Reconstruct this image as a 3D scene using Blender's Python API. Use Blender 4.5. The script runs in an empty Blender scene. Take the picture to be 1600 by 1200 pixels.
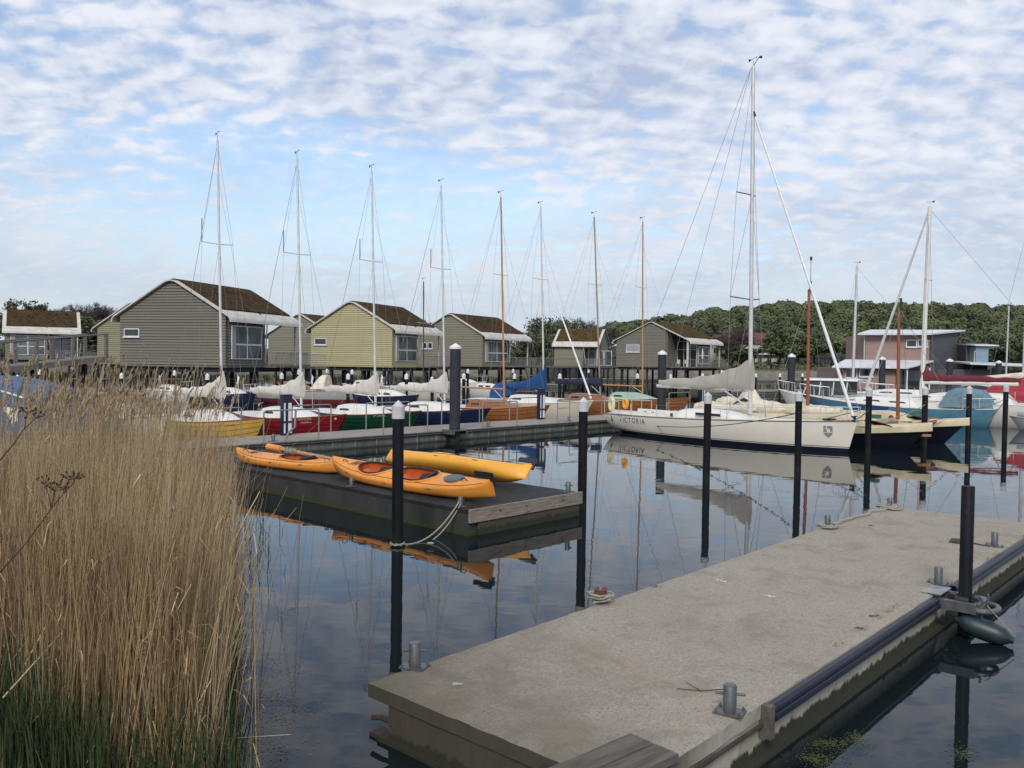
import bpy, math, random
from mathutils import Vector, Matrix, noise as mnoise
R = math.radians
rnd = random.Random(7)
scene = bpy.context.scene
col = scene.collection

# ------------------------------------------------------------------ camera
FOC, CAMH, PITCH, ROLL = 1340.0, 3.1, R(1.6), R(0.76)
cf = Vector((0, math.cos(PITCH), -math.sin(PITCH)))
u0 = Vector((0, math.sin(PITCH), math.cos(PITCH)))
r0 = Vector((1, 0, 0))
cr = math.cos(ROLL)*r0 + math.sin(ROLL)*u0
cu = -math.sin(ROLL)*r0 + math.cos(ROLL)*u0
CAM = Vector((0, 0, CAMH))
cd = bpy.data.cameras.new('camera'); cam = bpy.data.objects.new('camera', cd); col.objects.link(cam)
m = Matrix((cr, cu, -cf)).transposed().to_4x4(); m.translation = CAM
cam.matrix_world = m
cd.sensor_width = 36; cd.lens = 36*FOC/1600; cd.clip_start = 0.1; cd.clip_end = 6000
scene.camera = cam
def ray(px, py): return cf + cr*((px-800)/FOC) + cu*((600-py)/FOC)
def W(px, py, z):                       # photo point on the level z
    d = ray(px, py); t = (z-CAMH)/d.z
    return CAM + d*t
def D(px, py, y):                       # photo point at the distance y
    d = ray(px, py); return CAM + d*(y/d.y)
def pxof(p):
    v = p-CAM; k = v.dot(cf); return 800+FOC*v.dot(cr)/k, 600-FOC*v.dot(cu)/k

# ------------------------------------------------------------------ light, sky, exposure
SUN_EL, SUN_AZ = R(38), R(190)          # azimuth clockwise from +Y (behind and left of the viewer)
w = bpy.data.worlds.new('World'); scene.world = w; w.use_nodes = True
nt = w.node_tree; N = nt.nodes; L = nt.links; N.clear()
def wn(t, **k):
    n = N.new(t)
    for a, b in k.items(): setattr(n, a, b)
    return n
def wm(op, a, b=None, c=None, clamp=False):
    n = N.new('ShaderNodeMath'); n.operation = op; n.use_clamp = clamp
    for i, v in enumerate((a, b, c)):
        if v is None: continue
        if isinstance(v, (int, float)): n.inputs[i].default_value = v
        else: L.new(v, n.inputs[i])
    return n.outputs[0]
sky = wn('ShaderNodeTexSky', sky_type='NISHITA', sun_disc=False, sun_elevation=SUN_EL, sun_rotation=SUN_AZ, air_density=1.0, dust_density=1.5, ozone_density=2.0)
tc = wn('ShaderNodeTexCoord'); sp = wn('ShaderNodeSeparateXYZ'); L.new(tc.outputs['Generated'], sp.inputs[0])
zz = wm('ADD', wm('MULTIPLY', wm('MAXIMUM', sp.outputs[2], 0.0), 1.0), 0.33)
cx = wm('DIVIDE', sp.outputs[0], zz); cy = wm('DIVIDE', sp.outputs[1], zz)
cb = wn('ShaderNodeCombineXYZ'); L.new(cx, cb.inputs[0]); L.new(cy, cb.inputs[1])
def wnoise(scale, det, rough, rot=0, sc=(1, 1, 1), off=(0, 0, 0), dist=0):
    mp = wn('ShaderNodeMapping'); L.new(cb.outputs[0], mp.inputs[0])
    mp.inputs['Rotation'].default_value = (0, 0, rot); mp.inputs['Scale'].default_value = sc; mp.inputs['Location'].default_value = off
    n = wn('ShaderNodeTexNoise'); L.new(mp.outputs[0], n.inputs['Vector'])
    n.inputs['Scale'].default_value = scale; n.inputs['Detail'].default_value = det; n.inputs['Roughness'].default_value = rough; n.inputs['Distortion'].default_value = dist
    return n.outputs[0]
lump = wnoise(16.5, 4, 0.42, R(-14), (0.9, 1.35, 1), (3, 1, 0), 0.3)      # rippled rows of small puffs
lump2 = wnoise(5.0, 5, 0.55, R(30), (1.0, 1.35, 1), (9, 4, 0), 0.4)
big = wnoise(1.15, 4, 0.55, R(-20), (1, 1.4, 1), (1.3, 2.2, 0), 0.3)
patch_ = wnoise(2.3, 4, 0.6, R(40), (1, 1.3, 1), (7, 3, 0), 0.3)
fine = wnoise(26, 4, 0.6, R(55), (1.6, 1, 1), (5, 7, 0), 0.4)
elev = sp.outputs[2]
gapx = wm('MULTIPLY', wm('ADD', sp.outputs[0], 0.20), 3.0)
gapz = wm('MULTIPLY', wm('SUBTRACT', elev, 0.175), 9.5)
gap = wm('SUBTRACT', 1.0, wm('ADD', wm('MULTIPLY', gapx, gapx), wm('MULTIPLY', gapz, gapz)), clamp=True)
def cen(n, k, c=0.5): return wm('MULTIPLY', wm('SUBTRACT', n, c), k)
rip = wm('ADD', wm('ADD', cen(lump, 3.6), cen(lump2, 0.8)), cen(fine, 0.9))          # -1 .. 1 : hollows .. puffs
cov = wm('ADD', wm('ADD', wm('ADD', cen(big, 1.5), rip), cen(patch_, 0.8)), 0.78)
cov = wm('SUBTRACT', cov, wm('MULTIPLY', gap, 1.25))
msk = wn('ShaderNodeMapRange', interpolation_type='SMOOTHSTEP'); L.new(cov, msk.inputs[0])
msk.inputs[1].default_value = -0.35; msk.inputs[2].default_value = 0.95; msk.inputs[3].default_value = 0.24; msk.inputs[4].default_value = 0.97
# cloud tone: thick hollow parts = grey blue, puffs = white
shade = wm('ADD', wm('ADD', wm('MULTIPLY', rip, -0.62), wm('MULTIPLY', wm('SUBTRACT', patch_, 0.5), 1.7)), 0.42, clamp=True)
ramp = wn('ShaderNodeValToRGB'); L.new(shade, ramp.inputs[0])
e = ramp.color_ramp.elements
e[0].position = 0.0; e[0].color = (6.05, 6.25, 6.8, 1); e[1].position = 1.0; e[1].color = (3.3, 3.75, 4.9, 1)
ne = ramp.color_ramp.elements.new(0.45); ne.color = (4.9, 5.3, 6.2, 1)
tint = wn('ShaderNodeMix', data_type='RGBA', blend_type='MULTIPLY'); tint.inputs[0].default_value = 1
L.new(sky.outputs[0], tint.inputs[6]); tint.inputs[7].default_value = (1.45, 1.42, 1.38, 1)
m1 = wn('ShaderNodeMix', data_type='RGBA'); L.new(msk.outputs[0], m1.inputs[0]); L.new(tint.outputs[2], m1.inputs[6]); L.new(ramp.outputs[0], m1.inputs[7])
# air near the horizon
hz = wn('ShaderNodeMapRange', interpolation_type='SMOOTHSTEP'); L.new(elev, hz.inputs[0])
hz.inputs[1].default_value = 0.0; hz.inputs[2].default_value = 0.24; hz.inputs[3].default_value = 0.78; hz.inputs[4].default_value = 0.0
m2 = wn('ShaderNodeMix', data_type='RGBA'); L.new(hz.outputs[0], m2.inputs[0]); L.new(m1.outputs[2], m2.inputs[6]); m2.inputs[7].default_value = (4.1, 4.75, 5.4, 1)
bg = wn('ShaderNodeBackground'); bg.inputs[1].default_value = 0.1; L.new(m2.outputs[2], bg.inputs[0])
wo = wn('ShaderNodeOutputWorld'); L.new(bg.outputs[0], wo.inputs[0])
sd = bpy.data.lights.new('sun', 'SUN'); sd.energy = 1.7; sd.angle = R(14); sd.color = (1, 0.95, 0.88)
so = bpy.data.objects.new('sun', sd); col.objects.link(so)
sdir = Vector((math.sin(SUN_AZ)*math.cos(SUN_EL), math.cos(SUN_AZ)*math.cos(SUN_EL), math.sin(SUN_EL)))
so.rotation_euler = sdir.to_track_quat('Z', 'Y').to_euler()
scene.view_settings.view_transform = 'Standard'; scene.view_settings.look = 'None'
scene.view_settings.exposure = 0.48; scene.view_settings.gamma = 1
try:
    scene.cycles.max_bounces = 6; scene.cycles.transparent_max_bounces = 6; scene.cycles.caustics_reflective = False; scene.cycles.caustics_refractive = False
except Exception: pass

# ------------------------------------------------------------------ materials
MATS = {}
def mat(name, c, c2=None, rough=0.7, metal=0.0, scale=3.0, bump=0.0, bscale=20.0, spec=0.5, stretch=(1, 1, 1), detail=6, mid=(0.35, 0.65), mottle=None, extra=None):
    if name in MATS: return MATS[name]
    mt = bpy.data.materials.new(name); mt.use_nodes = True
    t = mt.node_tree; n = t.nodes; l = t.links; b = n['Principled BSDF']
    b.inputs['Roughness'].default_value = rough; b.inputs['Metallic'].default_value = metal; b.inputs['Specular IOR Level'].default_value = spec
    b.inputs['Base Color'].default_value = (*c, 1)
    co = n.new('ShaderNodeTexCoord'); mp = n.new('ShaderNodeMapping'); l.new(co.outputs['Object'], mp.inputs[0]); mp.inputs['Scale'].default_value = stretch
    def nz(s, d=6, r=0.6, src=None):
        x = n.new('ShaderNodeTexNoise'); l.new((src or mp).outputs[0], x.inputs['Vector']); x.inputs['Scale'].default_value = s; x.inputs['Detail'].default_value = d; x.inputs['Roughness'].default_value = r; return x
    def mr(src, a, bb, o0=0, o1=1):
        x = n.new('ShaderNodeMapRange'); l.new(src, x.inputs[0]); x.inputs[1].default_value = a; x.inputs[2].default_value = bb; x.inputs[3].default_value = o0; x.inputs[4].default_value = o1; return x.outputs[0]
    def mix(f, a, bb, mode='MIX'):
        x = n.new('ShaderNodeMix'); x.data_type = 'RGBA'; x.blend_type = mode
        if isinstance(f, float): x.inputs[0].default_value = f
        else: l.new(f, x.inputs[0])
        for i, v in ((6, a), (7, bb)):
            if isinstance(v, tuple): x.inputs[i].default_value = (*v, 1)
            else: l.new(v, x.inputs[i])
        return x.outputs[2]
    cur = c
    if c2 is not None:
        cur = mix(mr(nz(scale, detail).outputs[0], *mid), c, c2)
    if mottle:                                                        # fine second layer
        for (s, a, bb, cc, amt) in mottle:
            cur = mix(mr(nz(s, 3).outputs[0], a, bb, 0, amt), cur, cc)
    ctx = dict(n=n, l=l, co=co, mp=mp, nz=nz, mr=mr, mix=mix, b=b)
    if extra: cur = extra(ctx, cur)
    if not isinstance(cur, tuple): l.new(cur, b.inputs['Base Color'])
    if bump:
        bp = n.new('ShaderNodeBump'); bp.inputs['Strength'].default_value = 1.0; bp.inputs['Distance'].default_value = bump
        l.new(nz(bscale, 4).outputs[0], bp.inputs['Height']); l.new(bp.outputs[0], b.inputs['Normal'])
    MATS[name] = mt
    return mt
def paint(name, c, rough=0.35, var=0.85):
    return mat(name, c, tuple(v*var for v in c), rough=rough, scale=2.5, bump=0.0008, bscale=6)
def zband(z0, z1, colr, amp=0.06, nscale=7.0):                        # growth and wet staining above the waterline
    def f(x, cur):
        g = x['n'].new('ShaderNodeNewGeometry'); s = x['n'].new('ShaderNodeSeparateXYZ'); x['l'].new(g.outputs['Position'], s.inputs[0])
        nn = x['nz'](nscale, 5, 0.7)
        a = x['n'].new('ShaderNodeMath'); a.operation = 'MULTIPLY_ADD'; x['l'].new(nn.outputs[0], a.inputs[0]); a.inputs[1].default_value = amp*2; x['l'].new(s.outputs[2], a.inputs[2])
        return x['mix'](x['mr'](a.outputs[0], z0+amp, z1+amp, 1, 0), cur, colr)
    return f

M_white = paint('white_gelcoat', (0.66, 0.65, 0.61), 0.3, 0.93)
M_cream = paint('cream_gelcoat', (0.58, 0.54, 0.44), 0.3, 0.93)
M_alu = mat('anodised_aluminium', (0.62, 0.62, 0.60), (0.5, 0.5, 0.5), rough=0.35, metal=0.25)
M_steel = mat('galvanised_steel', (0.15, 0.16, 0.165), (0.10, 0.105, 0.11), rough=0.45, metal=0.5, scale=12, bump=0.001, bscale=60)
M_rail = mat('railing_steel', (0.30, 0.30, 0.29), (0.2, 0.2, 0.2), rough=0.45, metal=0.4)
M_wire = mat('wire', (0.20, 0.20, 0.21), rough=0.5)
M_black = mat('black_plastic', (0.012, 0.012, 0.014), (0.02, 0.02, 0.022), rough=0.5)
M_pile = mat('pile_coating', (0.005, 0.006, 0.009), (0.011, 0.012, 0.015), rough=0.55, scale=5, stretch=(1, 1, .3), bump=0.002, bscale=9, spec=0.16,
             mottle=[(22, 0.66, 0.74, (0.08, 0.08, 0.08), 0.5), (6, .6, .68, (.03, .03, .028), .5)], extra=zband(-0.05, 0.28, (0.02, 0.022, 0.016)))
M_pileg = mat('large_pile_coating', (0.026, 0.028, 0.038), (0.038, 0.04, 0.05), spec=.2, rough=0.6, scale=3, extra=zband(0.0, 0.35, (0.022, 0.024, 0.02)))
M_cap = mat('pile_cap_plastic', (0.52, 0.53, 0.53), (0.40, 0.41, 0.42), rough=0.6, scale=9)
M_capw = mat('white_cap_plastic', (0.74, 0.75, 0.75), (0.6, 0.6, 0.6), rough=0.5, scale=9)
M_cloth = mat('canvas_beige', (0.62, 0.59, 0.54), (0.50, 0.47, 0.42), rough=0.9, scale=3, bump=0.012, bscale=5)
M_clothv = mat('canvas_greige', (0.40, 0.375, 0.335), (0.33, 0.305, 0.27), rough=0.9, scale=1.5, bump=0.01, bscale=4)
M_clothc = mat('canvas_cream', (0.66, 0.60, 0.49), (0.52, 0.47, 0.38), rough=0.9, scale=3, bump=0.012, bscale=5)
M_clothb = mat('canvas_blue', (0.008, 0.06, 0.19), (0.007, 0.045, 0.14), rough=0.85, scale=3, bump=0.01, bscale=6)
M_clothn = mat('canvas_navy', (0.012, 0.014, 0.04), (0.02, 0.022, 0.055), rough=0.85, bump=0.01, bscale=6)
M_clothr = mat('canvas_burgundy', (0.15, 0.018, 0.03), (0.1, 0.012, 0.02), rough=0.85, bump=0.01, bscale=6)
M_clothred = mat('canvas_red', (0.33, 0.025, 0.035), (0.24, 0.018, 0.028), rough=0.85, bump=0.015, bscale=3)
M_clothlb = mat('canvas_pale_blue', (0.13, 0.225, 0.275), (0.09, 0.165, 0.21), rough=0.85, bump=0.015, bscale=3)
M_wood = mat('varnished_wood', (0.27, 0.105, 0.036), (0.18, 0.065, 0.022), rough=0.35, scale=4, stretch=(.4, 4, 6))
M_spar = mat('varnished_spar', (0.46, 0.24, 0.09), (0.34, 0.165, 0.06), rough=0.35, scale=5, stretch=(3, 3, .3))
M_sparb = mat('red_brown_spar', (0.28, 0.09, 0.035), (0.19, 0.06, 0.025), rough=0.4, scale=5, stretch=(3, 3, .3))
M_sparg = mat('weathered_spar', (0.33, 0.24, 0.17), (0.24, 0.17, 0.12), rough=0.5, scale=5, stretch=(3, 3, .3))
M_glass = mat('dark_window_glass', (0.02, 0.025, 0.03), rough=0.05, spec=0.8)
M_hglass = mat('house_window_glass', (0.045, 0.055, 0.065), (0.12, 0.13, 0.14), rough=0.04, spec=1.0, scale=0.5, detail=1)
M_rope = mat('mooring_rope', (0.32, 0.30, 0.25), (0.2, 0.19, 0.16), rough=0.95, scale=60, bump=0.003, bscale=120)
M_roped = mat('dark_rope', (0.05, 0.05, 0.05), (0.08, 0.08, 0.08), rough=0.95, scale=60)

# ------------------------------------------------------------------ mesh builder
class MB:
    def __init__(s): s.v = []; s.f = []; s.mi = []; s.k = 0
    def add(s, vs, fs):
        b = len(s.v); s.v += [tuple(p) for p in vs]; s.f += [tuple(b+i for i in f) for f in fs]; s.mi += [s.k]*len(fs); return s
    def box(s, x0, x1, y0, y1, z0, z1, M=None):
        p = [Vector((x, y, z)) for z in (z0, z1) for y in (y0, y1) for x in (x0, x1)]
        if M is not None: p = [M @ q for q in p]
        return s.add(p, [(0, 2, 3, 1), (4, 5, 7, 6), (0, 1, 5, 4), (2, 6, 7, 3), (0, 4, 6, 2), (1, 3, 7, 5)])
    def loft(s, rings, closed=True, caps=True):
        n = len(rings[0]); vs = [p for r in rings for p in r]; fs = []
        for i in range(len(rings)-1):
            for j in range(n if closed else n-1):
                a = i*n+j; b = i*n+(j+1) % n; fs.append((a, b, b+n, a+n))
        if caps and closed:
            fs.append(tuple(range(n))[::-1]); fs.append(tuple((len(rings)-1)*n+j for j in range(n)))
        return s.add(vs, fs)
    def tube(s, pts, r, n=8, r1=None, caps=True):
        pts = [Vector(p) for p in pts]; rings = []; m_ = len(pts)
        ref = None
        for i, p in enumerate(pts):
            t = (pts[min(i+1, m_-1)]-pts[max(i-1, 0)]).normalized()
            if ref is None:
                ref = t.orthogonal().normalized()
            a = (ref - t*ref.dot(t))
            a = a.normalized() if a.length > 1e-6 else t.orthogonal().normalized()
            ref = a; b = t.cross(a)
            rr = r if r1 is None else r+(r1-r)*i/(m_-1)
            rings.append([p+(a*math.cos(k*2*math.pi/n)+b*math.sin(k*2*math.pi/n))*rr for k in range(n)])
        return s.loft(rings, True, caps)
    def lathe(s, prof, n=16, c=(0, 0, 0)):
        rings = [[(c[0]+r*math.cos(k*2*math.pi/n), c[1]+r*math.sin(k*2*math.pi/n), c[2]+z) for k in range(n)] for r, z in prof]
        return s.loft(rings)
    def prism(s, poly, f0, f1):                     # poly of 2d points; f0/f1 map (a,b) to 3d for both faces
        n = len(poly); vs = [f0(*p) for p in poly]+[f1(*p) for p in poly]
        fs = [tuple(range(n))[::-1], tuple(range(n, 2*n))]+[(i, (i+1) % n, n+(i+1) % n, n+i) for i in range(n)]
        return s.add(vs, fs)
    def build(s, name, mats, parent=None, smooth=35, flat=False):
        me = bpy.data.meshes.new(name); me.from_pydata(s.v, [], s.f)
        if not isinstance(mats, (list, tuple)): mats = [mats]
        for q in mats: me.materials.append(q)
        if len(mats) > 1: me.polygons.foreach_set('material_index', s.mi)
        me.update()
        if len(s.f) < 60000:
            import bmesh
            bm = bmesh.new(); bm.from_mesh(me); bmesh.ops.recalc_face_normals(bm, faces=bm.faces); bm.to_mesh(me); bm.free()
        if not flat:
            me.shade_smooth(); me.set_sharp_from_angle(angle=R(smooth))
        o = bpy.data.objects.new(name, me); col.objects.link(o)
        if parent is not None: o.parent = parent
        return o
def tag(o, label, cat, group=None):
    o['label'] = label; o['category'] = cat
    if group: o['group'] = group
    return o
def thing(name, label, cat, loc=(0, 0, 0), rz=0, group=None):
    o = bpy.data.objects.new(name, None); col.objects.link(o); o.location = loc; o.rotation_euler = (0, 0, rz)
    o.empty_display_size = 0.2
    return tag(o, label, cat, group)
def struct(o, kind='structure'):
    o['kind'] = kind; return o
def copy_tree(o, parent=None):
    c = o.copy(); col.objects.link(c)
    if parent is not None: c.parent = parent
    for ch in list(o.children): copy_tree(ch, c)
    return c
def arc(p0, p1, sag, n=10):
    p0 = Vector(p0); p1 = Vector(p1)
    return [p0.lerp(p1, i/n)-Vector((0, 0, sag*4*(i/n)*(1-i/n))) for i in range(n+1)]
def smooth01(t): t = max(0, min(1, t)); return t*t*(3-2*t)
def lerp_tab(tab, x):
    if x <= tab[0][0]: return tab[0][1]
    for (a, b), (c, d) in zip(tab, tab[1:]):
        if x <= c: return b+(d-b)*(x-a)/(c-a)
    return tab[-1][1]
# ------------------------------------------------------------------ water, far shore, hill, near bank
def wat():
    mt = bpy.data.materials.new('harbour_water'); mt.use_nodes = True; t = mt.node_tree; n = t.nodes; l = t.links; b = n['Principled BSDF']
    b.inputs['Base Color'].default_value = (0.007, 0.012, 0.014, 1); b.inputs['Roughness'].default_value = 0.015; b.inputs['IOR'].default_value = 1.333
    g = n.new('ShaderNodeNewGeometry')
    mp = n.new('ShaderNodeMapping'); l.new(g.outputs['Position'], mp.inputs[0]); mp.inputs['Scale'].default_value = (1, 1.6, 1)
    a = n.new('ShaderNodeTexNoise'); l.new(mp.outputs[0], a.inputs['Vector']); a.inputs['Scale'].default_value = 0.9; a.inputs['Detail'].default_value = 3; a.inputs['Roughness'].default_value = 0.45
    c = n.new('ShaderNodeTexNoise'); l.new(mp.outputs[0], c.inputs['Vector']); c.inputs['Scale'].default_value = 5; c.inputs['Detail'].default_value = 2
    ad = n.new('ShaderNodeMath'); ad.operation = 'MULTIPLY_ADD'; l.new(c.outputs[0], ad.inputs[0]); ad.inputs[1].default_value = 0.06; l.new(a.outputs[0], ad.inputs[2])
    bp = n.new('ShaderNodeBump'); bp.inputs['Strength'].default_value = 1; bp.inputs['Distance'].default_value = 0.0032; l.new(ad.outputs[0], bp.inputs['Height']); l.new(bp.outputs[0], b.inputs['Normal'])
    return mt
M_water = wat()
b = MB(); b.add([(-2500, -60, 0), (2500, -60, 0), (2500, 4500, 0), (-2500, 4500, 0)], [(0, 1, 2, 3)])
struct(b.build('water', M_water, flat=True))
M_grass = mat('shore_grass', (0.045, 0.06, 0.025), (0.07, 0.075, 0.04), rough=0.95, scale=0.15, bump=0.2, bscale=0.8)
M_mud = mat('bank_soil', (0.035, 0.03, 0.022), (0.06, 0.05, 0.036), rough=0.95, scale=4, bump=0.03, bscale=12)
def shore_y(x): return 215+0.22*max(x, -60)-0.05*min(x, 0)
RIDGE = [(-400, 2), (20, 3.5), (42, 7), (60, 10), (83, 14), (100, 16.5), (117, 19.5), (150, 20.5), (200, 20.5), (300, 23), (420, 25), (600, 25)]
def hill_h(x, y):
    s = shore_y(x); d = y-s
    if d < 0: return -1.5
    k = smooth01((d-25)/150)
    return 1.5+0.01*d+lerp_tab(RIDGE, x*360/max(y, 1))*k+1.2*mnoise.noise(Vector((x/40, y/40, 0)))*k
b = MB(); nx, ny = 90, 26; vs = []; fs = []
for j in range(ny):
    for i in range(nx):
        x = -700+i*(1600/(nx-1)); t = j/(ny-1); y = shore_y(x)+(0.0 if j == 0 else 0.05+700*t**1.8)
        vs.append((x, y, -1.0 if j == 0 else hill_h(x, y)))
for j in range(ny-1):
    for i in range(nx-1): a = j*nx+i; fs.append((a, a+1, a+nx+1, a+nx))
b.add(vs, fs); struct(b.build('hills', M_grass))
# quay along the far shore
M_quay = mat('quay_stone', (0.25, 0.235, 0.195), (0.13, 0.12, 0.10), rough=0.9, scale=0.6, stretch=(1, 1, 3), bump=0.03, bscale=3)
b = MB(); pts = [(-700+i*20) for i in range(80)]
rings = [[(x, shore_y(x)-1.2, -1), (x, shore_y(x)-1.0, 1.15), (x, shore_y(x)+0.8, 1.15), (x, shore_y(x)+0.8, -1)] for x in pts]
b.loft(rings); tag(b.build('quay_wall', M_quay), 'long low pale stone quay wall along the far shore', 'quay wall')

# near bank under the reeds
b = MB(); vs = []; fs = []; nx, ny = 60, 60
def bank_h(x, y):
    edge = -0.34*y-0.35+0.25*mnoise.noise(Vector((x, y, 3)))
    d = (edge-x)
    h = -0.25+0.42*smooth01((d+0.3)/1.6)
    h += 0.5*smooth01((5.9-y)/2.5)*smooth01((d+.4)/1.4)
    return h+0.05*mnoise.noise(Vector((x*2.3, y*2.3, 0)))
for j in range(ny):
    for i in range(nx):
        x = -16+i*(15.5/(nx-1)); y = 1.5+j*(22/(ny-1)); vs.append((x, y, bank_h(x, y)))
for j in range(ny-1):
    for i in range(nx-1): a = j*nx+i; fs.append((a, a+1, a+nx+1, a+nx))
b.add(vs, fs); struct(b.build('ground', M_mud))

# ------------------------------------------------------------------ near concrete jetty
def conc_extra(x, cur):
    n, l = x['n'], x['l']; s = n.new('ShaderNodeSeparateXYZ'); l.new(x['co'].outputs['Object'], s.inputs[0])
    # old grime and moss gathered at the shore end of the deck
    a = n.new('ShaderNodeMath'); a.operation = 'MULTIPLY_ADD'; l.new(s.outputs[1], a.inputs[0]); a.inputs[1].default_value = -0.55; l.new(s.outputs[0], a.inputs[2])
    nn = x['nz'](1.1, 6, 0.7); k = n.new('ShaderNodeMath'); k.operation = 'MULTIPLY_ADD'; l.new(nn.outputs[0], k.inputs[0]); k.inputs[1].default_value = 3.6; l.new(a.outputs[0], k.inputs[2])
    cur = x['mix'](x['mr'](k.outputs[0], 1.7, 4.3, 0.9, 0), cur, (0.085, 0.076, 0.056))
    # green-brown rims along the edges
    e = n.new('ShaderNodeMath'); e.operation = 'SUBTRACT'; l.new(s.outputs[1], e.inputs[0]); e.inputs[1].default_value = 1.275
    ab = n.new('ShaderNodeMath'); ab.operation = 'ABSOLUTE'; l.new(e.outputs[0], ab.inputs[0])
    k2 = n.new('ShaderNodeMath'); k2.operation = 'MULTIPLY_ADD'; l.new(x['nz'](2.5, 6, 0.7).outputs[0], k2.inputs[0]); k2.inputs[1].default_value = 0.35; l.new(ab.outputs[0], k2.inputs[2])
    cur = x['mix'](x['mr'](k2.outputs[0], 1.25, 1.42, 0, 0.55), cur, (0.10, 0.093, 0.06))
    v = n.new('ShaderNodeTexVoronoi'); v.inputs['Scale'].default_value = 1.7; l.new(x['co'].outputs['Object'], v.inputs['Vector'])
    cur = x['mix'](x['mr'](v.outputs['Distance'], 0.012, 0.02, 0.7, 0), cur, (0.03, 0.027, 0.02))
    v = n.new('ShaderNodeTexVoronoi'); v.inputs['Scale'].default_value = 5.1; l.new(x['co'].outputs['Object'], v.inputs['Vector'])
    cur = x['mix'](x['mr'](v.outputs['Distance'], 0.02, 0.035, 0.25, 0), cur, (0.65, 0.53, 0.48))
    return cur
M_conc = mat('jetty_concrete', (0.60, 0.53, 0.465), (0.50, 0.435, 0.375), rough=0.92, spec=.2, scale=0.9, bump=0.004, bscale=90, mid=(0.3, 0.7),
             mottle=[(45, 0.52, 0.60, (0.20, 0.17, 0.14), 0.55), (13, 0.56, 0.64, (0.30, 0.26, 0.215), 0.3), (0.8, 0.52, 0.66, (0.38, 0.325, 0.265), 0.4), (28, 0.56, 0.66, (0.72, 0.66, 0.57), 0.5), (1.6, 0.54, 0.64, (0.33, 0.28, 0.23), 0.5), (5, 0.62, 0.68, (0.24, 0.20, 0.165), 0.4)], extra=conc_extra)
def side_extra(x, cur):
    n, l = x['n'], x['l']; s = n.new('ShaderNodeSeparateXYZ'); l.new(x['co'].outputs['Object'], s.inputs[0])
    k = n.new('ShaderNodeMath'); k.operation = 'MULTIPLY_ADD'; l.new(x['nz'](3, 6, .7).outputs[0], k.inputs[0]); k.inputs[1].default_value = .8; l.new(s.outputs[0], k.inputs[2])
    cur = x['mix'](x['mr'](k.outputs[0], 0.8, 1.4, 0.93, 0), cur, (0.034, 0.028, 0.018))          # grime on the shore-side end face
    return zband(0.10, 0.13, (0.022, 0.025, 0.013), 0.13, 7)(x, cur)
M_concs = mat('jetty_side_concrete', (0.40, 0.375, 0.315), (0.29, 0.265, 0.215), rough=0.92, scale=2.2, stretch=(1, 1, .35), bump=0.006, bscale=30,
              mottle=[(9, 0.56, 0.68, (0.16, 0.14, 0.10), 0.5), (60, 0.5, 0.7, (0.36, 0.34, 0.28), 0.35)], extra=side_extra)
DZ = 0.45
JA = W(575, 1065, DZ); JB = W(1385, 790, DZ); ju = (JB-JA); JL = ju.length; ju.normalize(); ja = math.atan2(ju.y, ju.x); jn = Vector((ju.y, -ju.x, 0))
JW = 2.55
# local frame: x along the jetty from the shore end, y to the LEFT; deck runs y in [-JW, 0]
jt = thing('concrete_jetty', 'large pale concrete floating jetty in the foreground running away to the right', 'jetty', (JA.x, JA.y, 0), ja)
def JP(x, y, z=DZ): return Vector((JA.x, JA.y, 0))+ju*x+jn*(y)+Vector((0, 0, z))     # y measured to the right
b = MB(); nx, ny = 160, 34; vs = []; fs = []; top = {}
def jit(x, y, s=1): return Vector((mnoise.noise(Vector((x*6, y*6, 1))), mnoise.noise(Vector((x*6, y*6, 9))), mnoise.noise(Vector((x*5, y*5, 5)))))*s
for i in range(nx+1):
    for j in range(ny+1):
        x = JL*i/nx; y = JW*j/ny
        ed = min(x, JL-x, y, JW-y)
        dz = 0.003*mnoise.noise(Vector((x*1.5, y*1.5, 0)))
        if ed < 1e-6: q = jit(x, y, 0.012); vs.append((x+q.x, -y+q.y, DZ-0.012+q.z*0.5))
        else: vs.append((x, -y, DZ+dz))
for i in range(nx):
    for j in range(ny): a = i*(ny+1)+j; fs.append((a, a+ny+1, a+ny+2, a+1))
b.add(vs, fs)
o = b.build('deck', M_conc, jt)
# rim of the slab: goes round the outline
loop = [(JL*i/nx, 0) for i in range(nx)]+[(JL, JW*j/ny) for j in range(ny)]+[(JL*i/nx, JW) for i in range(nx, 0, -1)]+[(0, JW*j/ny) for j in range(ny, 0, -1)]
b = MB(); rings = []
for (x, y) in loop+[loop[0]]:
    q = jit(x, y, 0.012); q2 = jit(x, y+7, 0.016); ins = 0.10
    ix = min(max(x, ins), JL-ins); iy = min(max(y, .24 if y < JW/2 else 0), JW-0.02)
    ix = min(max(x, 0.02), JL-ins)
    rings.append([(x+q.x, -y+q.y, DZ-0.012+q.z*0.5), (x+q.x*1.3, -y+q.y*1.3, DZ-0.05), (x+q2.x, -y+q2.y, DZ-0.125), (ix, -iy, DZ-0.135), (ix, -iy, -0.35)])
b.loft(rings, closed=False)
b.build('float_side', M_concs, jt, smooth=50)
b = MB()                                                              # ledge near the waterline
b.box(0.0, JL-.05, -JW-0.05, -0.12, -0.3, 0.04)
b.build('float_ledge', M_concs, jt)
b = MB(); b.box(0.02, 0.16, -0.28, 0.0, -0.05, 0.03); b.tube([(0.06, -.28, .16), (.05, -.12, .17), (.03, -.02, .15)], .022, 8)
M_rust = mat('rusty_steel', (0.06, 0.03, 0.018), (0.03, 0.02, 0.014), rough=0.9, scale=20, bump=0.003, bscale=60)
b.build('coupling_bracket', M_rust, jt)
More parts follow.
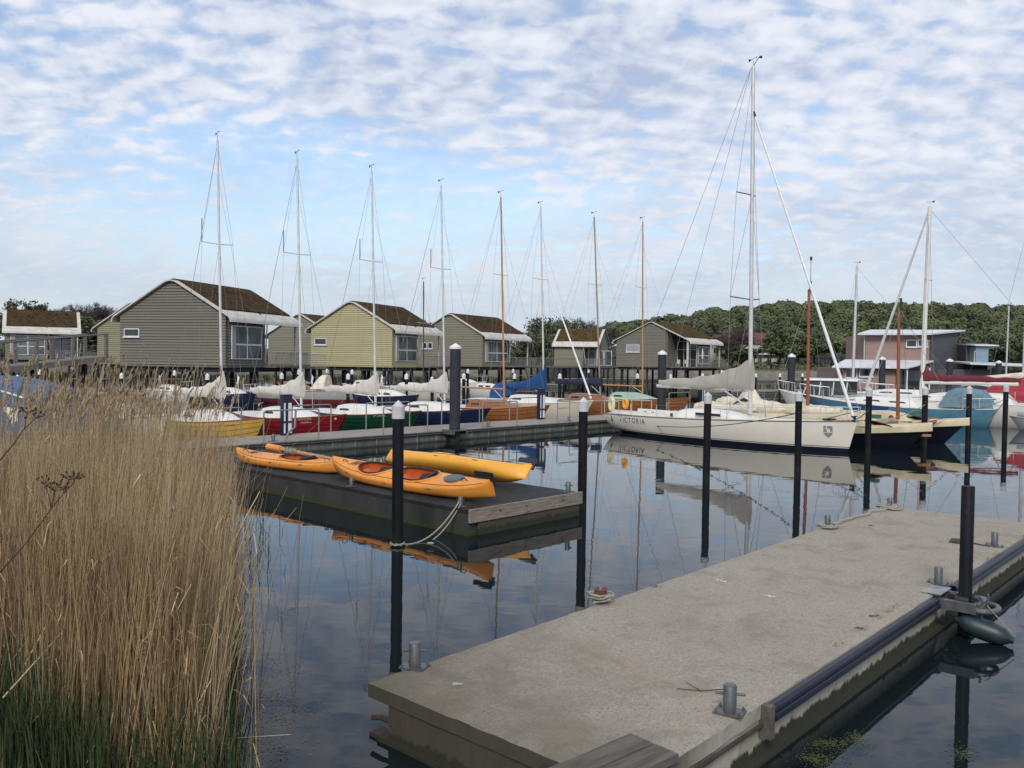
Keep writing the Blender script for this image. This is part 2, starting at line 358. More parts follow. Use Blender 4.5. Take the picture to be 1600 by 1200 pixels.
# navy rubber rubbing strips with a gap for the pile guide
M_rub = mat('navy_rubber', (0.006, 0.009, 0.02), (0.010, 0.014, 0.028), rough=0.4, scale=6, spec=0.3)
def strip(x0, x1):
    b = MB(); prof = [(0.0, -0.02), (0.05, -0.015), (0.075, -0.035), (0.08, -0.06), (0.06, -0.075), (0.085, -0.09), (0.09, -0.125), (0.07, -0.15), (0.0, -0.155)]
    b.loft([[(x, -JW-0.012-a, DZ+z) for a, z in prof] for x in [x0+(x1-x0)*k/14 for k in range(15)]])
    b.build('rubbing_strip', M_rub, jt)
pj = W(1462, 928, DZ); gx = (pj-JP(0, 0)).dot(ju)
x0s = (W(1203, 1097, DZ)-JP(0, 0)).dot(ju)
strip(x0s, gx-0.05); strip(gx+0.62, JL-0.1)
b = MB(); b.box(x0s-0.07, x0s-0.004, -JW-0.085, -JW+0.02, DZ-0.27, DZ-0.012)
M_oldwood = mat('weathered_wood', (0.12, 0.11, 0.092), (0.065, 0.058, 0.046), rough=0.9, scale=3, stretch=(1, 7, 7), bump=0.004, bscale=25)
b.build('timber_chock', M_oldwood, jt)
M_dcon0 = mat('dark_groove', (.05, .046, .036), (.03, .028, .022), rough=.9, scale=5)
b = MB(); b.box(0.0, x0s-.08, -JW-0.03, -JW-0.004, DZ-0.17, DZ-0.15); b.build('drip_groove', M_dcon0, jt)

# mooring bollards
def bollard(p, label, sc=1.0, rz=0, pin=True, group='mooring bollards on the near jetty'):
    t = thing('mooring_bollard', label, 'bollard', p, rz, group)
    b = MB(); b.lathe([(0.001, 0.0), (0.05, 0.0), (0.05, 0.2), (0.046, 0.206), (0.046, 0.212), (0.001, 0.216)], 18)
    o = b.build('post', M_steel, t)
    b = MB(); b.box(-0.11, 0.11, -0.085, 0.085, 0.0, 0.012); b.build('base_plate', M_steel, t)
    if pin:
        b = MB(); b.tube([(-0.11, 0, 0.13), (-0.06, 0, 0.135), (0.06, 0, 0.15), (0.115, 0, 0.155)], 0.011, 8); b.build('cross_pin', M_steel, t)
    for sx in (-1, 1):
        for sy in (-1, 1):
            b = MB(); b.lathe([(0.001, 0.012), (0.013, 0.012), (0.013, 0.026), (0.006, 0.028), (0.006, 0.038), (0.001, 0.04)], 6, (sx*0.088, sy*0.065, 0)); b.build('bolt', M_steel, t)
    t.scale = (sc, sc, sc)
    return t
bollard(W(648, 1042, DZ+.003), 'grey steel bollard with cross pin at the near left corner of the jetty', 1.0, -0.35)
bollard(W(1140, 1113, DZ+.003), 'grey steel bollard beside a thin fallen twig on the near right jetty edge', 1.0, -0.5)
bollard(W(1466, 912, DZ+.003), 'grey steel bollard just behind the bracket plate of the short black pile', 0.95, ja+0.9, False)
bollard(W(1554, 853, DZ+.003), 'grey steel bollard with a thin rope to it near the far right jetty edge', 0.95, ja+0.9, False)
bollard(W(938, 940, DZ+.003), 'low bollard wrapped in brown and white rope on the left jetty edge', 0.8, ja+0.9)
bollard(W(1293, 823, DZ+.003), 'rope-draped bollard on the left edge of the far half of the jetty', 0.9, ja+0.9)
bollard(W(1390, 793, DZ+.003), 'bollard buried in grey rope at the far left corner of the jetty', 0.85, ja+0.9)
def coil(p, label, r=0.13, turns=5, m=M_rope, seed=1, rr=0.012, mess=0.5):
    q = random.Random(seed); pts = []
    for i in range(turns*14):
        a = i/14*2*math.pi; k = r*(0.6+0.5*q.random()*mess+0.25*math.sin(a*0.37)); pts.append((p.x+k*math.cos(a), p.y+k*math.sin(a), p.z+rr+0.05*abs(math.sin(a*.21+seed))*mess+0.01*q.random()))
    b = MB(); b.tube(pts, rr, 6); return tag(b.build('rope_coil', m), label, 'rope')
coil(W(938, 941, DZ), 'tangled pale mooring rope heaped around the left edge bollard', 0.10, 4, M_rope, 3, 0.010, 1.7)
M_ropeb = mat('brown_rope', (0.16, 0.06, 0.035), (0.1, 0.04, 0.02), rough=0.95, scale=60)
b = MB(); pc = W(938, 940, DZ); b.tube([(pc.x+0.06*math.cos(a/8*math.pi), pc.y+0.06*math.sin(a/8*math.pi), DZ+.05+a*0.0014) for a in range(70)], 0.013, 6); tag(b.build('rope_wrap', M_ropeb), 'reddish brown rope wound round the left edge bollard', 'rope')
coil(W(1390, 795, DZ), 'grey rope heap at the far left corner of the jetty', 0.2, 7, M_rope, 5, 0.014, 0.9)
coil(W(1293, 825, DZ), 'grey rope heap around the bollard on the far half of the jetty', 0.16, 5, M_rope, 6, 0.013, 0.8)
b = MB(); p0 = W(1296, 822, DZ); p1 = W(1388, 794, DZ)
b.tube([p0.lerp(p1, i/14)+Vector((0.05*math.sin(i*1.7), 0.05*math.cos(i*1.3), 0.02)) for i in range(15)], 0.03, 7); tag(b.build('hawser', M_rope), 'thick grey hawser lying along the far left edge of the jetty', 'rope')
coil(W(1497, 848, DZ), 'small dark coil of rope on the jetty behind the short black pile', 0.11, 4, M_roped, 8)
b = MB(); p0 = W(1515, 849, DZ); p1 = W(1548, 855, DZ); b.tube([p0.lerp(p1, i/8)+Vector((0, 0.02*math.sin(i), 0.012)) for i in range(9)], 0.01, 6); tag(b.build('thin_line', M_roped), 'thin dark line lying between rope coil and far right bollard', 'rope')
# twig, leaf litter
M_twig = mat('dry_twig', (0.13, 0.085, 0.05), (0.08, 0.05, 0.03), rough=0.9)
b = MB(); p0 = W(1131, 1077, DZ+.03); p1 = W(1095, 1079, DZ+.01); p2 = W(1058, 1076, DZ+.01); p3 = W(1072, 1066, DZ+.01)
b.tube([p0, p1, p2], 0.006, 5, 0.003); b.tube([p1, p3], 0.004, 5, 0.002); tag(b.build('fallen_twig', M_twig), 'thin forked dry twig lying on concrete beside the near right bollard', 'twig')
for i, (px, py, lab) in enumerate([(1025, 916, 'brown leaf scrap on the left part of the concrete deck'), (1343, 981, 'brown leaf scrap near the right deck edge by the navy strip'), (1362, 821, 'dark scrap lying on the far left part of the deck'), (1518, 876, 'dark scrap on the deck just right of the short black pile'), (1366, 962, 'greenish grass wisp on the deck above the right-hand leaf scrap')]):
    p = W(px, py, DZ+.006); b = MB()
    for k in range(7):
        c = p+Vector((rnd.uniform(-.05, .05), rnd.uniform(-.03, .03), 0)); a = rnd.uniform(0, 6); r = rnd.uniform(.015, .035)
        b.add([c+Vector((math.cos(a)*r, math.sin(a)*r, 0)), c+Vector((math.cos(a+1.6)*r*.4, math.sin(a+1.6)*r*.4, .008)), c-Vector((math.cos(a)*r, math.sin(a)*r, 0)), c-Vector((math.cos(a+1.6)*r*.4, math.sin(a+1.6)*r*.4, 0))], [(0, 1, 2, 3)])
    tag(b.build('leaf_scrap', M_twig if i != 4 else M_grass, flat=True), lab, 'litter')
M_drop = mat('bird_dropping', (0.6, 0.59, 0.56), rough=0.9); M_lich = mat('grey_lichen', (.30, .28, .24), rough=.95)
for i, (px, py, lab) in enumerate([(1128, 907, 'white splatter on the middle of the concrete deck'), (1201, 930, 'small white smear to the right of the larger splatter'), (711, 1067, 'whitish lichen blotch near the shore end of the deck')]):
    p = W(px, py, DZ+.005); b = MB()
    for k in range(5):
        c = p+ju*rnd.uniform(-.03, .03)+jn*rnd.uniform(-.07, .07); n_ = 9; r = rnd.uniform(.012, .03)
        b.add([c+Vector((0, 0, .004))]+[c+Vector((math.cos(q*2*math.pi/n_), math.sin(q*2*math.pi/n_), 0))*r*rnd.uniform(.5, 1.2) for q in range(n_)], [(0, 1+q, 1+(q+1) % n_) for q in range(n_)])
    tag(b.build('white_splatter', M_drop if i < 2 else M_lich), lab, 'dropping')
# grass tufts along the right edge
b = MB()
for px, py in [(1352, 982), (1372, 966), (1390, 955), (1310, 1008), (1400, 948), (1556, 866), (1545, 874), (1600, 838)]:
    c = W(px, py, DZ)
    for k in range(26):
        q = c+ju*rnd.uniform(-.09, .09)+jn*rnd.uniform(-.03, .03); a = rnd.uniform(0, 6.28); h = rnd.uniform(.015, .045); dx = Vector((math.cos(a), math.sin(a), 0))
        b.add([q-dx*.002, q+dx*.002, q+Vector((-dx.y, dx.x, 0))*h*.6+Vector((0, 0, h))], [(0, 1, 2)])
M_tuft = mat('edge_grass', (0.09, 0.12, 0.03), (0.13, 0.12, 0.05), rough=0.9)
o = b.build('edge_grass', M_tuft, flat=True); struct(o, 'stuff'); tag(o, 'small tufts of grass growing along the right jetty edge', 'grass')

# short black pile with its guide bracket and the hanging fender
pp = W(1497, 985, 0.1); pp = JP(gx+0.17, JW+0.29, 0)
t = thing('guide_pile', 'short flat-topped black pile standing in the guide bracket of the near jetty', 'pile', (pp.x, pp.y, 0))
b = MB(); b.lathe([(0.001, -1.6), (0.071, -1.6), (0.071, 1.71), (0.066, 1.72), (0.001, 1.72)], 26); b.build('shaft', M_pile, t)
t = thing('pile_guide', 'grey steel guide bracket with black rollers holding the short pile to the jetty', 'bracket', (pp.x, pp.y, 0), ja)
b = MB(); b.box(-0.22, -0.06, 0.2, 0.42, DZ+0.004, DZ+0.016); b.box(-.055, .2, 0.2, 0.40, DZ+0.004, DZ+0.014); b.build('deck_plate', mat('worn_galvanised_plate', (.36, .37, .38), (.22, .23, .24), rough=.45, metal=.4, scale=9), t)
b = MB(); b.box(-0.24, -0.17, -0.17, 0.36, DZ-0.14, DZ-0.03); b.box(0.17, 0.24, -0.17, 0.36, DZ-0.14, DZ-0.03); b.box(-0.17, 0.17, -0.2, -0.13, DZ-0.14, DZ-0.03); b.build('frame_arm', M_steel, t)
for (x, y, a) in [(-0.12, 0, 0), (0.12, 0, 0), (0, -0.115, 1), (0, .13, 1)]:
    b = MB(); P = [(0, -.07, 0), (0, -.06, 0), (0, .06, 0), (0, .07, 0)]
    if a: P = [(q[1], 0, 0) for q in P]
    b.tube([(x+q[0], y+q[1], DZ-0.03) for q in P], 0.042, 14); b.build('roller', M_black, t)
for sx in (-1, 1):
    b = MB(); b.box(sx*.13-.025, sx*.13+.025, -.215, -.203, DZ-.2, DZ+.03); b.build('bolt_plate', M_steel, t)
b = MB(); pts = []
for k in range(15): a = math.pi*(k/14); pts.append((-0.2*math.cos(a), -0.2-0.14*math.sin(a), DZ-0.1))
b.tube([(-.2, -.05, DZ-.1)]+pts+[(.2, -.05, DZ-.1)], 0.033, 10); b.build('bow_tube', M_steel, t)
t = thing('boat_fender', 'fat dark teal fender hanging in the water beside the short black pile', 'fender', JP(gx+.02, JW+0.52, 0.14), ja)
M_fend = mat('teal_vinyl', (0.010, 0.022, 0.028), (0.016, 0.032, 0.038), rough=0.45, scale=6)
b = MB(); prof = [(0.001, -.37), (.04, -.365), (.05, -.33), (.075, -.30), (.115, -.24), (.135, -.14), (.14, 0), (.137, .12), (.125, .21), (.095, .27), (.05, .30), (.045, .35), (.02, .365), (.001, .365)]
b.loft([[(x_ if False else r*math.cos(k*2*math.pi/20), z, r*math.sin(k*2*math.pi/20)) for k in range(20)] for r, z in prof]); o = b.build('fender_body', M_fend, t, smooth=60)
o.rotation_euler = (R(14), 0, R(10)); t.scale = (.85, .85, .85)
b = MB(); b.tube([(0.02, .26, .16), (-.02, .05, .26), (-.05, -.02, .34)], .005, 6); b.tube([(.02, -.37, -.02), (-.02, -.2, .17), (-.05, -.05, .34)], 0.006, 6); b.build('lanyard', M_rope, t)

# gangway plank at the bottom edge
g0 = W(985, 1145, DZ+.055); g1 = W(1062, 1179, DZ+.055); g2 = W(890, 1200, DZ+.055)
gd = (g2-g0).normalized(); ge = (g1-g0); gl = ge.length; ge.normalize(); gd = (gd-ge*gd.dot(ge)).normalized()
ga = math.atan2(gd.y, gd.x)
t = thing('gangway', 'weathered grey timber gangway end resting on the near end of the jetty', 'gangway', (g0.x, g0.y, 0), ga)
for k in range(2):
    b = MB(); y0 = k*gl/2; sg = 1 if Matrix.Rotation(ga, 3, 'Z') @ Vector((0, 1, 0)) @ ge > 0 else -1
    a0, a1 = sg*(y0+.004), sg*(y0+gl/2-.004)
    b.loft([[(x, min(a0, a1), DZ+.006), (x, max(a0, a1), DZ+.006), (x, max(a0, a1)-.004, DZ+.055+.002*math.sin(x*9+k)), (x, min(a0, a1)+.004, DZ+.055+.002*math.sin(x*9+k))] for x in [i*.15 for i in range(22)]]); b.build('board', M_oldwood, t)

# ------------------------------------------------------------------ kayak platform
KF = W(733, 797, 0.47)
bn = Vector((0.727, -0.686, 0)).normalized(); bu = Vector((0.686, 0.727, 0)).normalized()       # boat heading / pontoon direction
BA = math.atan2(bn.y, bn.x)
KW, KL = 3.1, 11.0
KO = Vector((KF.x, KF.y, 0))
def KP(a, c, z=0.47): return KO-bn*a+bu*c+Vector((0, 0, z))            # a metres back from the near end, c metres in from the front side
t = thing('kayak_platform', 'black mat covered floating platform carrying the kayaks', 'floating platform', KO, BA)
# local: x forward (towards the near end) x in [-KL,0]; y to the left = away: y in [0,KW]
M_mat = mat('black_deck_mat', (0.014, 0.015, 0.018), (0.026, 0.027, 0.031), spec=.25, rough=0.75, scale=3, bump=0.004, bscale=60)
M_dcon = mat('dark_wet_concrete', (0.036, 0.039, 0.036), (0.022, 0.025, 0.022), rough=0.85, scale=2, stretch=(1, 1, .4), bump=0.006, bscale=20, extra=zband(0.03, 0.1, (0.03, 0.036, 0.01), 0.05, 5))
b = MB(); vs = []; fs = []
for i in range(45):
    for j in range(13):
        x = -KL*i/44; y = KW*j/12; e = min(-x, y, KW-y); vs.append((x, y, 0.47+0.006*mnoise.noise(Vector((x*2, y*2, 0)))-(0.01 if e < .01 else 0)))
for i in range(44):
    for j in range(12): a = i*13+j; fs.append((a, a+1, a+14, a+13))
b.add(vs, fs); b.build('deck_mat', M_mat, t)
b = MB(); b.box(-KL, -0.02, 0.0, KW, 0.40, 0.456); b.build('mat_edge', M_mat, t)
b = MB(); b.box(-KL, -0.03, 0.01, KW-.01, -0.4, 0.398); b.build('float_body', M_dcon, t)
M_greyboard = mat('grey_brown_board', (0.27, 0.225, 0.18), (0.18, 0.15, 0.12), rough=0.85, scale=2.5, stretch=(8, 1, 8), bump=0.003, bscale=20, mottle=[(3, .55, .65, (.07, .06, .05), .6)])
b = MB(); b.box(-0.018, 0.035, 0.0, KW+.02, 0.24, 0.475); b.build('end_board', M_greyboard, t)
for y in (.75, 1.45, 2.5):
    b = MB(); b.tube([(0.0, y, .38), (0.045, y, .38)], .016, 8); b.build('board_bolt', M_black, t)
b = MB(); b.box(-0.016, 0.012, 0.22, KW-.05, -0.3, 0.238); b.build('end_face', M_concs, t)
bollard(KP(0.35, .12), 'steel bollard with a double rope at the near corner of the kayak platform', 0.85, BA, True, 'mooring bollards on the kayak platform')
bollard(KP(3.6, .12), 'small steel bollard on the platform edge under the bow of the two-seat kayak', 0.85, BA, True, 'mooring bollards on the kayak platform')
bollard(KP(0.12, KW-.25), 'grey steel bollard at the right corner of the kayak platform near a black pile', 1.0, BA, True, 'mooring bollards on the kayak platform')
bollard(KP(6.2, KW-.1), 'grey steel bollard on the far side of the platform behind the wooden spar', 0.85, BA, True, 'mooring bollards on the kayak platform')

# ------------------------------------------------------------------ kayaks
M_kor = mat('orange_polyethylene', (0.72, 0.285, 0.045), (0.66, 0.25, 0.038), rough=0.45, scale=1.5, bump=0.001, bscale=30, mottle=[(14, .62, .70, (.85, .50, .22), .35), (5, .6, .68, (.45, .17, .03), .3)])
M_kyl = mat('yellow_polyethylene', (0.74, 0.37, 0.045), (0.68, 0.325, 0.04), rough=0.45, scale=1.5, bump=0.001, bscale=30, mottle=[(14, .62, .70, (.85, .55, .22), .35), (5, .6, .68, (.45, .2, .03), .3)])
M_kin = mat('orange_kayak_interior', (0.5, 0.10, 0.02), (0.4, 0.08, 0.02), rough=0.6)
M_kgrey = mat('grey_hatch_rubber', (0.07, 0.085, 0.1), (0.1, 0.115, 0.13), rough=0.5)
def kayak(label, c, L, heading, roll, material, pits, B=0.72, H=0.33, hatch=None, rudder=True, lift=0.0, group='kayaks on the floating platform'):
    t = thing('kayak', label, 'kayak', c, heading, group)
    t.rotation_euler = (roll, 0, heading)
    ns, na = 90, 36
    def sec(s):                       # s 0 stern .. 1 bow ; returns x, half beam, deck z, gunwale z, keel z
        x = (s-.5)*L
        pl = max(0.0, 1-abs(2*s-1.02)**2.6); bb = B/2*pl**0.75+0.012
        e = abs(2*s-1)
        keel = 0.10*max(0, (e-.72)/.28)**1.8
        gun = 0.2+0.13*e**3
        deck = H*0.86+0.15*e**3+0.05*math.exp(-((s-.5)/.3)**2)
        return x, bb, deck, gun, keel
    pts = []
    for i in range(ns+1):
        s = i/ns; x, bb, dk, gn, kl = sec(s); ring = []
        for j in range(na):
            a = j*2*math.pi/na; ca, sa = math.cos(a), math.sin(a)
            y = bb*math.copysign(abs(ca)**0.8, ca)
            z = gn+(dk-gn)*abs(sa)**1.15 if sa >= 0 else gn-(gn-kl)*abs(sa)**0.62
            ring.append(Vector((x, y, z)))
        pts.append(ring)
    def inpit(x, y):
        return any(((x-px)/(pl_/2))**2+(y/(pw/2))**2 < 1 for (px, pl_, pw) in pits)
    b = MB(); vs = [p for r in pts for p in r]; fs = []
    for i in range(ns):
        for j in range(na):
            a = i*na+j; bq = i*na+(j+1) % na; f = (a, bq, bq+na, a+na); cx_ = sum((vs[q] for q in f), Vector())/4
            if cx_.z > 0.18 and inpit(cx_.x, cx_.y) and (0 < j*2*math.pi/na < math.pi-.01): continue
            fs.append(f)
    fs.append(tuple(range(na))[::-1]); fs.append(tuple(ns*na+j for j in range(na)))
    b.add(vs, fs); b.build('hull', material, t, smooth=45)
    def deckz(x, y):
        s = x/L+.5; _, bb, dk, gn, kl = sec(s); ca = min(1, abs(y)/bb)**(1/.8); return gn+(dk-gn)*max(0, 1-ca*ca)**(1.15/2)
    for (px, pl_, pw) in pits:
        b = MB(); rim = [(px+pl_/2*math.cos(a*2*math.pi/40), pw/2*math.sin(a*2*math.pi/40)) for a in range(41)]
        b.tube([(x, y, deckz(x, y)+.018) for x, y in rim], .017, 7, caps=False)
        if material is not M_kyl: b2 = b
        b.build('cockpit_rim', M_black if material is M_kor else material, t)
        b = MB(); b.tube([(px+(pl_/2+.03)*math.cos(a*2*math.pi/40), (pw/2+.03)*math.sin(a*2*math.pi/40), deckz(px+(pl_/2+.03)*math.cos(a*2*math.pi/40), (pw/2+.03)*math.sin(a*2*math.pi/40))+.006) for a in range(41)], .02, 7, caps=False); b.build('cockpit_lip', material, t)
        b = MB(); rings = []
        for k, (f, z) in enumerate([(1.02, None), (1.08, .2), (.95, .1), (.6, .055), (.05, .05)]):
            rings.append([(px+(pl_/2)*f*math.cos(a*2*math.pi/32), min(pw/2*f, sec((px+pl_/2*f*math.cos(a*2*math.pi/32))/L+.5)[1]-.02)*math.sin(a*2*math.pi/32), (deckz(px+pl_/2*f*math.cos(a*2*math.pi/32), pw/2*f*math.sin(a*2*math.pi/32))+.008) if z is None else z) for a in range(32)])
        b.loft(rings, True, False); b.build('cockpit_well', M_kin, t)
        b = MB(); b.loft([[(px-.28+q*.11, y, .1+.24*smooth01(q/1.0) * (1-.3*abs(y)/.2)) for y in (-.19, -.1, 0, .1, .19)] for q in (0, .35, .7, 1.0)], closed=False); b.loft([[(px-.34, y, .12+.03*0) for y in (-.18, 0, .18)], [(px-.36, y, .32) for y in (-.16, 0, .16)]], closed=False)
        b.box(px-.38, px-.33, -.17, .17, .12, .33); b.build('seat', M_black, t)
    if hatch:
        for hx in hatch:
            b = MB(); b.loft([[(hx+.24*f*math.cos(a*2*math.pi/24), .16*f*math.sin(a*2*math.pi/24), deckz(hx+.24*f*math.cos(a*2*math.pi/24), .16*f*math.sin(a*2*math.pi/24))+dz) for a in range(24)] for f, dz in ((1.02, .0), (1, .03), (.9, .04), (.05, .045))]); b.build('hatch_cover', M_kgrey, t)
    # deck lines and handles
    for hx in (L*.40, -L*.36):
        b = MB(); b.tube([(hx-.09, 0.05, deckz(hx, .05)), (hx-.05, 0.06, deckz(hx, .05)+.05), (hx+.05, .06, deckz(hx, .05)+.05), (hx+.09, .05, deckz(hx, .05)-.005)], .009, 6); b.build('carry_handle', M_black, t)
    b = MB(); hx = L*.33
    for k in range(4): b.tube([(hx-.12+k*.08, -.1, deckz(hx, .1)+.012), (hx-.08+k*.06, 0, deckz(hx, 0)+.016), (hx-.04+k*.08, .1, deckz(hx, .1)+.012)], .006, 5)
    b.build('deck_bungee', M_black, t)
    for q_, (dx, dz, ln_) in enumerate([(L*.33, .0, .10), (L*.05, -.01, .12), (-L*.22, 0.0, .14)]):       # small printed marks along the side
        b = MB()
        for sg in (1, -1):
            for k in range(4):
                x0 = dx+k*ln_/4; s_ = (x0)/L+.5; _, bb, dk, gn, kl = sec(s_)
                b.add([(x0, sg*(bb+.004), gn+dz-.012), (x0+ln_/5.5, sg*(sec((x0+ln_/5.5)/L+.5)[1]+.004), gn+dz-.012), (x0+ln_/5.5, sg*(bb+.003), gn+dz+.014+.008*(k % 2)), (x0, sg*(bb+.003), gn+dz+.014)], [(0, 1, 2, 3)])
        b.build('printed_mark', M_kgrey, t, flat=True)
    b = MB()
    for sg in (1, -1): b.tube([(L*(.46-.92*i/24), sg*sec(.96-.92*i/24)[1]*.80, deckz(L*(.46-.92*i/24), sec(.96-.92*i/24)[1]*.80)+.006) for i in range(25)], .0045, 4)
    b.build('deck_line', M_black, t)
    if rudder:
        x, bb, dk, gn, kl = sec(0.0)
        b = MB(); b.tube([(x-.05, 0, gn), (x-.05, 0, dk+.06)], .028, 8); b.loft([[(x+.42-k*.12, y*(.5+.5*math.sin(math.pi*min(1, (k+.6)/4.5))), dk+.075+zq) for y, zq in ((-.012, -.055), (.012, -.055), (.016, .0), (.01, .055), (-.01, .055), (-.016, 0))] for k in range(5)]); b.box(x-.1, x+.02, -.03, .03, dk-.02, dk+.05); b.build('rudder', M_black, t)
    return t
kayak('orange two-seat kayak tilted open towards the viewer in front on the platform', KP(2.55, .78, .47)+Vector((0, 0, .05)), 4.9, BA+math.pi, R(-17), M_kor, [(0.95, 1.02, .52), (-0.36, 1.12, .54)], hatch=[-1.42])
kayak('yellow kayak lying on its side at the back of the platform', KP(3.05, 2.30, .47)+Vector((0, 0, .15)), 4.25, BA+math.pi+R(3), R(40), M_kyl, [(0.25, .9, .46)], B=.66, H=.36)
kayak('orange single kayak half hidden behind the bow of the two-seat kayak', KP(6.95, 0.78, .47)+Vector((0, 0, .0)), 3.75, BA+math.pi+R(9), R(-6), M_kor, [(-0.35, 1.2, .46)], hatch=None, rudder=False, H=.26)
# oar-like spar lashed with rope
b = MB(); s0 = W(424, 699, .78); s1 = W(570, 727, .74)
t = thing('wooden_spar', 'varnished wooden spar with rope lashing lying across the left kayak', 'spar', s0)
b.tube([Vector(), (s1-s0)*.3, (s1-s0)*.65, (s1-s0)], .055, 10, .035); b.build('shaft', M_spar, t)
b = MB(); b.tube([(s1-s0)*-.04, (s1-s0)*.12], .085, 10); b.build('spar_end', M_kor, t)
b = MB(); q = random.Random(4); b.tube([(s1-s0)*(.17+.13*i/60)+Vector((0, .085*math.cos(i*.9)*q.uniform(.7, 1.3), .085*math.sin(i*.9)*q.uniform(.7, 1.2))) for i in range(60)], .013, 5)
b.tube([(s1-s0)*(.3+.65*i/70)+Vector((0, .06*math.cos(i*.45), .055*math.sin(i*.45))) for i in range(70)], .008, 5); b.build('lashing', M_rope, t)

# ------------------------------------------------------------------ mooring piles
def pile(px, top, Z, r, label, name='mooring_pile', ztop=None, cap=M_cap, body=M_pile, group='slim black mooring piles', capk=1.0, n=22, cone=0.33):
    p = D(px, top, Z); zt = p.z
    t = thing(name, label, 'pile', (p.x, p.y, 0), rnd.uniform(0, 6), group)
    t.rotation_euler = (rnd.gauss(0, .003), rnd.gauss(0, .003), t.rotation_euler.z)
    b = MB(); ch = r*2.6*capk
    b.lathe([(0.001, -1.5), (r, -1.5), (r, zt-ch*.9), (.001, zt-ch*.9)], n); b.build('shaft', body, t)
    b = MB(); rc = r*1.13; b.lathe([(r*1.005, zt-ch), (rc, zt-ch), (rc, zt-ch*cone), (rc*.94, zt-ch*cone+r*.03), (.001, zt)], n); b.build('cap', cap, t)
    return t
FR = [(623, 625, 14.1, .094, 'tall black pile with grey cone cap standing in front of the kayaks'),
      (912, 620, 17.9, .094, 'black pile with grey cap at the right corner of the kayak platform'),
      (1106, 612, 22.6, .096, 'black pile with white cap in front of the middle of the white yacht'),
      (1249, 610, 24.8, .096, 'black pile with grey cap in front of the bow half of the white yacht'),
      (1358, 604, 30.0, .105, 'black pile with pale cap just right of the white yacht bow'),
      (1446, 603, 32.2, .105, 'black pile with pale cap in front of the near catamaran bow'),
      (1515, 602, 34.5, .105, 'black pile with pale cap in front of the pale blue cockpit tent'),
      (1572, 600, 37.4, .105, 'rightmost black pile with pale cap in front of the red tarpaulin')]
for i, (px, ty, Z, r, lab) in enumerate(FR): pile(px, ty, Z, r, lab, capk=1.25)
b = MB(); p623 = D(623, 625, 14.1); b.tube([(p623.x+.115*math.cos(a*.6), p623.y+.115*math.sin(a*.6), .03+.012*(a % 3)) for a in range(24)], .014, 6)
pb = KP(0.35, .12, .6); b.tube(arc(Vector((p623.x+.1, p623.y, .03)), pb, .22, 14), .014, 6); b.tube(arc(Vector((p623.x+.1, p623.y, .03)), pb+Vector((.03, 0, -.03)), .30, 14), .012, 6)
b.tube([(p623.x+.55+.05*math.cos(a), p623.y-.02+.04*math.sin(a), .06) for a in range(14)], .013, 6)
tag(b.build('mooring_rope', M_rope), 'doubled pale rope from the near pile to the corner bollard of the kayak platform', 'rope')
# ------------------------------------------------------------------ main walkway pontoon
PZ = 0.4
P0 = W(345, 697, PZ); P1 = W(955, 655, PZ); pu = (P1-P0); pu.z = 0; pu.normalize(); pn = Vector((pu.y, -pu.x, 0))      # pn points to the near side
PA = math.atan2(pu.y, pu.x); NA = math.atan2(pn.y, pn.x)
PWD = 2.3
def PP(s, off, z=PZ): return Vector((P0.x, P0.y, 0))+pu*s-pn*off+Vector((0, 0, z))        # off = metres beyond the near edge
def on_line(px, off, z=0.6):
    lo, hi = -14.0, 90.0
    for _ in range(50):
        mid = (lo+hi)/2
        if pxof(PP(mid, off, z))[0] < px: lo = mid
        else: hi = mid
    return lo
t = thing('walkway_pontoon', 'long grey concrete walkway pontoon with the small sailboats moored behind it', 'pontoon', (P0.x, P0.y, 0), PA)
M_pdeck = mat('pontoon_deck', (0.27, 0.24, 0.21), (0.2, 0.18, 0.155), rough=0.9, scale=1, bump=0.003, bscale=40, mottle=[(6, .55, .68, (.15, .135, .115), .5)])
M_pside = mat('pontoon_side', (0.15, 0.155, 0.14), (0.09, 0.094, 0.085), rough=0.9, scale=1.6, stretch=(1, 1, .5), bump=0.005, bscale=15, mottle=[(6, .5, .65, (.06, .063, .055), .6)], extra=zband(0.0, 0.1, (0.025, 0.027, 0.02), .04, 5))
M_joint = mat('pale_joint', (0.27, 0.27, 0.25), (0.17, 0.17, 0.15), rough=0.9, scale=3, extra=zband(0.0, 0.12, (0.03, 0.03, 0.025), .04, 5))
PS0, PS1 = -13.0, 45.0
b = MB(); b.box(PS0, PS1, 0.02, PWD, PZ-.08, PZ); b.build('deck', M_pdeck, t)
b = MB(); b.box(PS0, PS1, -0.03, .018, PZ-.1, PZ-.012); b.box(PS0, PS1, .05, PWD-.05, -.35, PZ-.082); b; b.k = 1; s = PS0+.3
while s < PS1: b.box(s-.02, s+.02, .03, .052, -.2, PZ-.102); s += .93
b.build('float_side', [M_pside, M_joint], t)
b = MB(); b.box(PS0, PS1, -.036, -.02, PZ-.07, PZ-.035); b.build('rubbing_strip', M_black, t)
